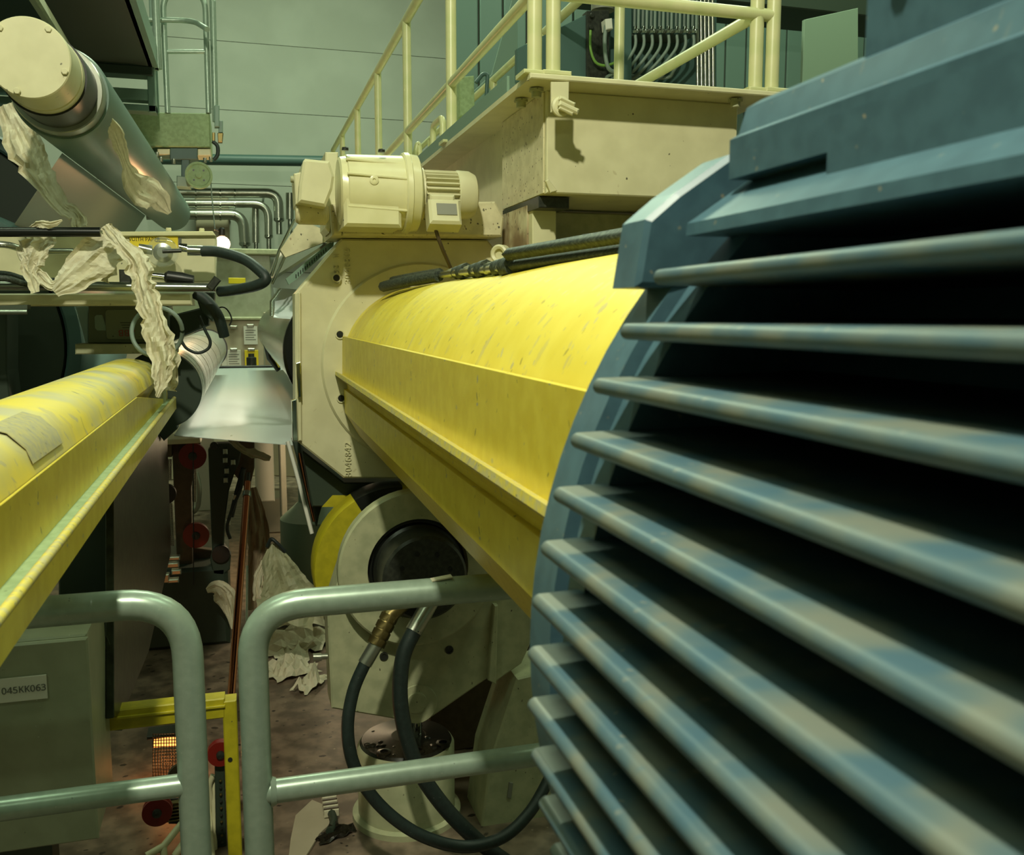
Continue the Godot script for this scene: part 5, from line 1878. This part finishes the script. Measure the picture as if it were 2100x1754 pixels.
# ------------------------------------------------------------------ far background
func background():
	var t: Node3D
	var b: B
	var D := 12.4
	var pipes := [
		[[300, 395, 560, 396, 572, 408, 572, 448], 0.062, "uppermost silver insulated pipe bending down behind the bulb"],
		[[300, 418, 540, 418, 551, 430, 551, 482], 0.05, "second silver insulated pipe below the topmost one"],
		[[300, 440, 488, 440, 502, 454, 502, 498], 0.066, "thick silver pipe bending down just right of the bulb"]]
	for p in pipes:
		t = thing("insulated_pipe", p[2], "pipe", "silver pipes on the rear wall")
		var q: Array = p[0]
		b = B.new()
		var pts := rounded([at(q[0], q[1], D), at(q[2] + 10, q[3], D), at(q[6], q[7], D)], 0.2)
		b.tube(pts, p[1], 18)
		part(t, "pipe", b, M.zinc)
		b = B.new()
		b.lathe(at(q[6], q[7], D), Vector3.DOWN, [[0.0, p[1] * 1.06], [0.03, p[1] * 1.06], [0.05, p[1] * 0.6], [0.2, p[1] * 0.6]], 16)
		part(t, "end_sleeve", b, M.steel)
		b = B.new()
		b.bb(at(q[2] - 20, q[1] - 3, D), Vector3(at(q[2] - 16, q[1], D).x, at(470, q[1] + 3, D).y, -13.164))
		part(t, "wall_bracket", b, M.steel)
		for x in [400, 450, 480]:
			b = B.new()
			b.lathe(at(x, q[1] + 1, D), Vector3.RIGHT, [[0.0, p[1] * 1.03], [0.02, p[1] * 1.03]], 18, false)
			part(t, "joint_band", b, M.steel)
	for q in [[524, 424, 498, 0.045, "short upright silver pipe left of the pipe bends"], [594, 396, 450, 0.05, "upright silver pipe partly behind the switch box"]]:
		t = thing("upright_pipe", q[4], "pipe", "silver pipes on the rear wall")
		b = B.new()
		b.tube(path_at([q[0], q[1], D + 0.1, q[0] + 1, q[2], D + 0.1]), q[3], 16)
		part(t, "pipe", b, M.zinc)
		b = B.new()
		b.tube(path_at([q[0] + 1, q[2], D + 0.1, q[0] + 1, q[2] + 30, D + 0.1]), q[3] * 0.6, 12)
		part(t, "spigot", b, M.steel)
		b = B.new()
		b.bb(at(q[0] - 2, q[1] + 20, D + 0.1), Vector3(at(q[0] + 2, q[1], D).x, at(q[0], q[1] + 26, D + 0.1).y, -13.164))
		part(t, "wall_bracket", b, M.steel)
	b = B.new()
	b.tube(path_at([330, 326, D - 0.3, 760, 332, D - 0.3]), 0.065, 18)
	solo("wall_pipe", "dark teal pipe running level across the rear wall", "pipe", b, M.teal_dark)
	b = B.new()
	b.bb(Vector3(at(400, 400, 12.9).x, at(450, 510, 12.9).y, -13.164), Vector3(at(468, 400, 12.9).x, at(450, 398, 12.9).y, -12.8), 0.01)
	solo("duct_panel", "grey brown duct panel behind the silver pipes", "panel", b, M.console)
	# control console wall with clipboards
	var C := 10.2
	t = thing("notice_board", "beige console wall with clipboards beyond the shiny web", "notice board")
	b = B.new()
	b.bb(Vector3(-2.0, 0.0, -C - 0.1), Vector3(at(541, 700, C).x, at(500, 656, C).y, -C), 0.01)
	part(t, "board", b, M.console)
	b = B.new()
	b.bb(Vector3(-2.0, at(500, 652, C).y, -C - 0.35), Vector3(at(560, 700, C).x, at(500, 518, C).y, -C - 0.05), 0.01)
	part(t, "upper_panel", b, M.cabinet)
	b = B.new()
	b.bb(Vector3(-2.0, at(500, 518, C).y - 0.02, -C - 0.4), Vector3(at(640, 700, C).x, at(500, 510, C).y, -C + 0.02), 0.01)
	part(t, "ledge", b, M.cream_grey)
	b = B.new()
	b.bb(Vector3(-2.0, at(500, 655, C).y - 0.01, -C - 0.3), Vector3(at(541, 700, C).x, at(500, 650, C).y, -C + 0.04), 0.01)
	part(t, "lower_ledge", b, M.cream_grey)
	b = B.new()
	var s0 := at(541, 700, C)
	b.T = Transform3D(Basis(Vector3.UP, -0.6), Vector3(s0.x, 0, -C))
	b.bb(Vector3(0, 0.0, -0.08), Vector3(0.9, at(500, 640, C).y, 0.0), 0.01)
	part(t, "angled_board", b, M.console)
	for q in [[514, 688, 13, 18, "w", "upper white sheet on the beige board"], [480, 738, 13, 19, "w", "lower white sheet on the beige board, left of the yellow one"], [516, 736, 13, 17, "y", "yellow sheet on the beige board"], [460, 738, 5, 16, "w", "white sheet half hidden by the chrome roll"]]:
		var g := thing("clipboard", q[5], "clipboard", "clipboards on the beige board")
		var p := at(q[0], q[1], C - 0.02)
		var k := C / F
		b = B.new()
		b.box(p, Vector3(q[2] * 2 * k, q[3] * 2 * k, 0.012), 0.002)
		part(g, "sheet", b, M.paper_plain if q[4] == "w" else M.label_yellow)
		b = B.new()
		b.box(p + Vector3(0, (q[3] + 1) * k, 0.012), Vector3(0.07, 0.03, 0.02), 0.006)
		part(g, "clip", b, M.steel)
		if q[4] == "w" and q[2] > 8:
			b = B.new()
			for i in 5:
				b.box(p + Vector3(-0.01 * (i % 2), (q[3] * 0.55 - i * 4.5) * k, 0.007), Vector3((q[2] * 1.5 - 3 * (i % 2)) * k, 0.006, 0.001), 0.0003)
			part(g, "print_lines", b, M.print_grey)
	for q in [[479, 671, "bare steel clip on the beige board"]]:
		b = B.new()
		b.box(at(q[0], q[1], C - 0.03), Vector3(0.07, 0.03, 0.02), 0.006)
		solo("paper_clip", q[2], "clip", b, M.steel)
	b = B.new()
	b.box(at(486, 576, C - 0.06), Vector3(0.17, 0.06, 0.02), 0.004)
	solo("panel_label", "small yellow label on the grey panel above the board", "label", b, M.label_yellow)
	# pump gear on the far ledge
	b = B.new()
	b.lathe(at(516, 752, 9.7), Vector3.UP, [[0.0, 0.05], [0.09, 0.05], [0.1, 0.03], [0.13, 0.03]], 14)
	solo("small_pot", "small metal pot standing behind the far end of the web", "pot", b, M.dark_metal)
	t = thing("angled_arm", "black and yellow arm leaning in front of the far clipboards", "arm")
	b = B.new()
	b.tube(path_at([545, 705, 7.5, 552, 735, 7.5, 572, 760, 7.5]), 0.02, 8)
	part(t, "arm", b, M.black)
	b = B.new()
	b.tube(path_at([556, 712, 7.45, 576, 752, 7.45]), 0.02, 8)
	part(t, "stripe", b, M.label_yellow)
	# building parts right of the stair railing
	b = B.new()
	b.tube([Vector3(at(951, 50, 12.0).x, 0.0, -12.0), Vector3(at(951, 50, 12.0).x, 7.4, -12.0)], 0.09, 16)
	solo("down_pipe", "grey down pipe on the rear wall beside the pillar", "pipe", b, M.wall)
	b = B.new()
	b.bb(Vector3(at(975, 50, 11.0).x, 0.0, -11.4), Vector3(at(1002, 50, 11.0).x, 7.5, -11.0), 0.01)
	struct("pillar", b, M.wall)

# ------------------------------------------------------------------ cables on the gangway
func electric_panel():
	var t: Node3D
	var b: B
	var D := 4.6
	# corrugated cladding wall behind
	b = B.new()
	b.bb(Vector3(2.1, 0.0, -9.3), Vector3(8.0, 7.5, -9.2))
	var w := struct("wall_side", b, M.wall_joint)
	for i in 24:
		var x0 := 2.1 + i * 0.245
		b = B.new()
		b.bb(Vector3(x0 + 0.008, 0.0, -9.2), Vector3(x0 + 0.237, 7.5, -9.165), 0.01)
		part(w, "cladding_panel", b, M.clad)
	# sheet steel screens on the gangway
	b = B.new()
	b.prism(pp([925, 230, 1010, 150, 1062, -40, 1062, 250, 930, 330], 6.5), -6.5, -6.54, 0.004)
	solo("side_screen", "pale green sheet screen behind the near railing", "screen", b, M.green_grey)
	t = thing("meter_cabinet", "small pale green cabinet with an open bracket beside the railing", "cabinet")
	b = B.new()
	b.prism(pp([942, 158, 972, 155, 974, 236, 944, 238], 5.6), -5.6, -5.75, 0.004)
	part(t, "body", b, M.green_paint)
	b = B.new()
	b.bb(Vector3(at(950, 200, 5.6).x, 2.388, -5.7), Vector3(at(966, 200, 5.6).x, at(950, 237, 5.6).y, -5.65))
	part(t, "leg", b, M.green_paint)
	b = B.new()
	b.tube(rounded([at(976, 170, 5.55), at(990, 152, 5.55), at(1000, 152, 5.55), at(996, 230, 5.55)], 0.02), 0.012, 8)
	part(t, "bracket", b, M.teal_dark)
	t = thing("cable_rack", "dark steel terminal rack full of grey cables behind the railing", "electrical rack")
	b = B.new()
	b.prism(pp([1060, 100, 1205, 28, 1206, 168, 1060, 168], D), -D, -D - 0.04, 0.004)
	part(t, "side_sheet", b, M.teal_dark)
	b = B.new()
	b.prism(pp([1204, 22, 1250, 20, 1250, 168, 1204, 168], D - 0.02), -D + 0.02, -D - 0.05, 0.004)
	part(t, "bracket_plate", b, M.dark_metal)
	b = B.new()
	b.prism(pp([1250, -80, 1470, -80, 1470, 180, 1250, 172], D + 0.1), -D - 0.1, -D - 0.16, 0.004)
	part(t, "back_plate", b, M.teal_dark)
	b = B.new()
	b.prism(pp([1278, -80, 1296, -80, 1296, 175, 1278, 175], D - 0.1), -D + 0.1, -D - 0.02, 0.004)
	part(t, "channel", b, M.teal_dark)
	for q in [[1214, 32], [1212, 56], [1238, 38]]:
		b = B.new()
		b.hexbolt(at(q[0], q[1], D - 0.03), Vector3.BACK, 0.013, 0.012)
		part(t, "bolt", b, M.dark_metal)
	b = B.new()
	b.prism(pp([1302, 62, 1425, 64, 1425, 72, 1302, 70], D - 0.05), -D + 0.08, -D - 0.1, 0.004)
	part(t, "gland_rail", b, M.zinc)
	for i in 8:
		b = B.new()
		var x := 1303 + i * 17
		b.lathe(at(x, 69, D - 0.1), Vector3.UP, [[0.0, 0.016], [0.012, 0.018], [0.02, 0.012], [0.034, 0.011]], 10)
		part(t, "cable_gland", b, M.chrome)
		for j in 2:
			b = B.new()
			b.tube(path_at([x + j * 8 - 2, 60, D - 0.06 - 0.04 * j, x + j * 8, -60, D - 0.06 - 0.04 * j]), 0.008, 8)
			part(t, "cable", b, M.cable)
		b = B.new()
		b.tube(spline(path_at([x, 72, D - 0.1, x - 2, 100, D - 0.1, x - 30 - i, 140, D - 0.08, x - 60, 160, D - 0.02, 1255, 172 - i * 3, D]), 6), 0.0085, 8)
		part(t, "cable", b, M.cable)
	b = B.new()
	b.tube(spline(path_at([1211, 62, D - 0.06, 1211, 100, D - 0.06, 1222, 128, D - 0.06, 1245, 134, D - 0.06, 1275, 122, D - 0.04]), 6), 0.007, 8)
	part(t, "earth_wire", b, M.cable_green, "green earth wire")
	b = B.new()
	b.tube(spline(path_at([1244, 45, D - 0.07, 1240, 90, D - 0.07, 1248, 140, D - 0.07, 1275, 150, D - 0.05]), 6), 0.011, 8)
	part(t, "cable", b, M.cable)
	b = B.new()
	b.prism(pp([1240, 40, 1254, 38, 1256, 60, 1242, 62], D - 0.08), -D + 0.09, -D + 0.03, 0.004)
	part(t, "connector", b, M.paper_plain)
	for i in 5:
		b = B.new()
		var x := 1428 + i * 8
		b.tube(path_at([x, -60, D, x + 3, 178, D]), 0.009, 10)
		solo("conduit", ["leftmost thin steel conduit beside the cable panel", "second steel conduit beside the cable panel", "middle steel conduit beside the cable panel", "fourth steel conduit beside the cable panel", "rightmost bright steel conduit beside the cable panel"][i], "conduit", b, M.zinc, "steel conduits")
	t = thing("round_lamp", "grey cylindrical device above the dark bracket plate", "device")
	b = B.new()
	b.lathe(at(1236, 22, D + 0.05), Vector3.UP, [[0.0, 0.06], [0.08, 0.06], [0.1, 0.04], [0.2, 0.04]], 20)
	part(t, "body", b, M.plate_grey)
	b = B.new()
	b.prism(pp([1650, 40, 1760, 16, 1760, 1500, 1600, 1500], 7.4), -7.4, -7.44, 0.004)
	solo("pale_screen", "pale green upright screen behind the blue motor", "screen", b, M.clad_pale)
	b = B.new()
	b.bb(Vector3(3.0, at(1620, 24, 7.9).y, -8.4), Vector3(7.0, at(1620, -60, 7.9).y, -7.8), 0.01)
	solo("dark_duct", "dark duct crossing high above the cladding", "duct", b, M.green_dark)

# ------------------------------------------------------------------ on the floor
func floor_things():
	var t: Node3D
	var b: B
	var spots := [[610, 1290, 0.3, 0.30, 0.14, "topmost crumpled paper on the floor heap by the bearing housing"], [588, 1318, 0.34, 0.3, 0.10, "wide crumpled paper sheet at the left of the floor heap"], [640, 1318, 0.26, 0.22, 0.10, "folded paper at the right of the floor heap by the cream plate"], [600, 1345, 0.36, 0.16, 0.06, "flattened paper layer at the front of the floor heap"], [592, 1380, 0.2, 0.22, 0.09, "single crumpled paper ball before the floor heap"], [636, 1408, 0.10, 0.2, 0.09, "paper roll scrap lying nearest on the brown floor"]]
	var i := 0
	for s in spots:
		var p := at_y(s[0], s[1], 0.0)
		b = crumple(Vector3(p.x, 0.0 if i != 0 else 0.05, p.z), Vector2(s[2], s[3]), s[4] * 1.1, 70 + i, 0.5 * i)
		solo("crumpled_paper", s[5], "paper", b, M.paper, "paper on the floor")
		i += 1
	# round pale card, brush, dirt
	b = B.new()
	var o := []
	for q in [[640, 1640], [668, 1652], [680, 1672], [676, 1690], [655, 1710], [640, 1735], [615, 1775], [588, 1790], [596, 1720], [606, 1672]]:
		o.append(at_y(q[0], q[1], 0.012))
	var poly := PackedVector2Array()
	for p in o:
		poly.append(Vector2(p.x, -p.z))
	b.T = Transform3D(Basis(Vector3(1, 0, 0), Vector3(0, 0, -1), Vector3(0, 1, 0)), Vector3.ZERO)
	b.prism(poly, 0.012, 0.002, 0.001)
	solo("floor_card", "rounded tan card lying flat on the brown floor", "card", b, M.console)
	t = thing("scrub_brush", "small brush with striped bristles lying on the tan card", "brush")
	var p0 := at_y(674, 1632, 0.03)
	var p1 := at_y(680, 1668, 0.03)
	var p2 := at_y(676, 1706, 0.03)
	for k in 9:
		b = B.new()
		var q := p0.lerp(p1, k / 8.0)
		b.box(q, Vector3(0.05, 0.026, 0.006), 0.002)
		part(t, "bristle_row", b, M.paper if k % 2 == 0 else M.brown)
	b = B.new()
	b.tube(spline([p1, p1.lerp(p2, 0.5) + Vector3(0.01, 0, 0), p2], 5), 0.014, 8)
	part(t, "handle", b, M.green_dark)
	b = crumple(at_y(690, 1716, 0.0), Vector2(0.13, 0.05), 0.05, 91, 0.4)
	solo("dirt_clump", "dark dirt clump on the floor below the brush", "dirt", b, M.grease)
	# lit inspection lamp low on the left, behind a wire mesh
	t = thing("mesh_lamp", "orange glowing tube lamp behind wire mesh near the floor", "lamp")
	var lp0 := at(316, 1524, 3.45)
	var lp1 := at(372, 1520, 3.45)
	b = B.new()
	b.tube([lp0, lp1], 0.016, 12)
	part(t, "tube", b, M.tube_warm)
	b = B.new()
	b.bb(lp0 + Vector3(-0.02, 0.03, -0.04), lp1 + Vector3(0.02, 0.05, 0.04), 0.003)
	part(t, "hood", b, M.dark_metal)
	b = B.new()
	for k in 12:
		b.tube(path_at([314 + k * 5.5, 1505, 3.4, 314 + k * 5.5, 1600, 3.4]), 0.0016, 4, false)
	for k in 15:
		b.tube(path_at([312, 1506 + k * 6.5, 3.4, 378, 1504 + k * 6.5, 3.4]), 0.0016, 4, false)
	var me := part(t, "wire_mesh", b, M.brown)
	me.set_meta("kind", "stuff")
	omni(lp0.lerp(lp1, 0.5) + Vector3(0.0, -0.06, 0.03), 0.025, Color(1.0, 0.6, 0.3), 0.04, "mesh_lamp_light")
	b = B.new()
	b.lathe(at(374, 1588, 3.2), Vector3.BACK, [[0.0, 0.045], [0.01, 0.048], [0.02, 0.045], [0.022, 0.0]], 24)
	b.bb(at(368, 1580, 3.26), at(380, 1720, 3.22))
	solo("idler_roller", "plain brown roller between the wire mesh and the handrail post", "roller", b, M.brown)
	t = thing("floor_grille", "brass louvred grille low beside the dark red sheave", "grille")
	for k in 6:
		b = B.new()
		b.box(at(356, 1646 + k * 7, 3.0), Vector3(0.045, 0.005, 0.02), 0.001)
		part(t, "slat", b, M.brass)
	b = B.new()
	b.prism(pp([344, 1640, 370, 1640, 372, 1690, 346, 1690], 3.02), -3.02, -3.03)
	part(t, "backing", b, M.black)
	t = thing("floor_pipes", "pale forked pipes low behind the left handrail", "pipe")
	b = B.new()
	b.tube(path_at([300, 1756, 2.84, 335, 1736, 2.86, 372, 1690, 2.9]), 0.011, 10)
	part(t, "pipe", b, M.cream)
	b = B.new()
	b.tube(path_at([338, 1768, 2.84, 334, 1736, 2.86]), 0.011, 10)
	part(t, "pipe", b, M.cream)
	b = B.new()
	b.tube(path_at([358, 1756, 2.84, 376, 1730, 2.86]), 0.011, 10)
	part(t, "pipe", b, M.cream)
	t = thing("heat_pipe", "pale pink pipe pair hanging between the handrail post and yellow upright", "pipe")
	b = B.new()
	b.tube(rounded(path_at([437, 1590, 3.0, 428, 1612, 3.0, 434, 1640, 3.0, 428, 1660, 3.0, 436, 1760, 2.9]), 0.02), 0.009, 10)
	part(t, "pipe", b, M.cream)
	b = B.new()
	b.tube(path_at([437, 1592, 3.02, 441, 1750, 2.95]), 0.008, 10)
	part(t, "pipe", b, M.cream)
	t = thing("studded_bar", "dark bar with a row of bright studs beside the yellow upright", "bar")
	b = B.new()
	b.prism(pp([440, 1536, 460, 1536, 466, 1790, 444, 1790], 2.98), -2.96, -3.0, 0.003)
	part(t, "bar", b, M.green_dark)
	for k in 11:
		b = B.new()
		b.ball(at(452 + k * 0.4, 1602 + k * 14, 2.955), 0.005, 8)
		part(t, "stud", b, M.dark_metal if k % 2 else M.brass)
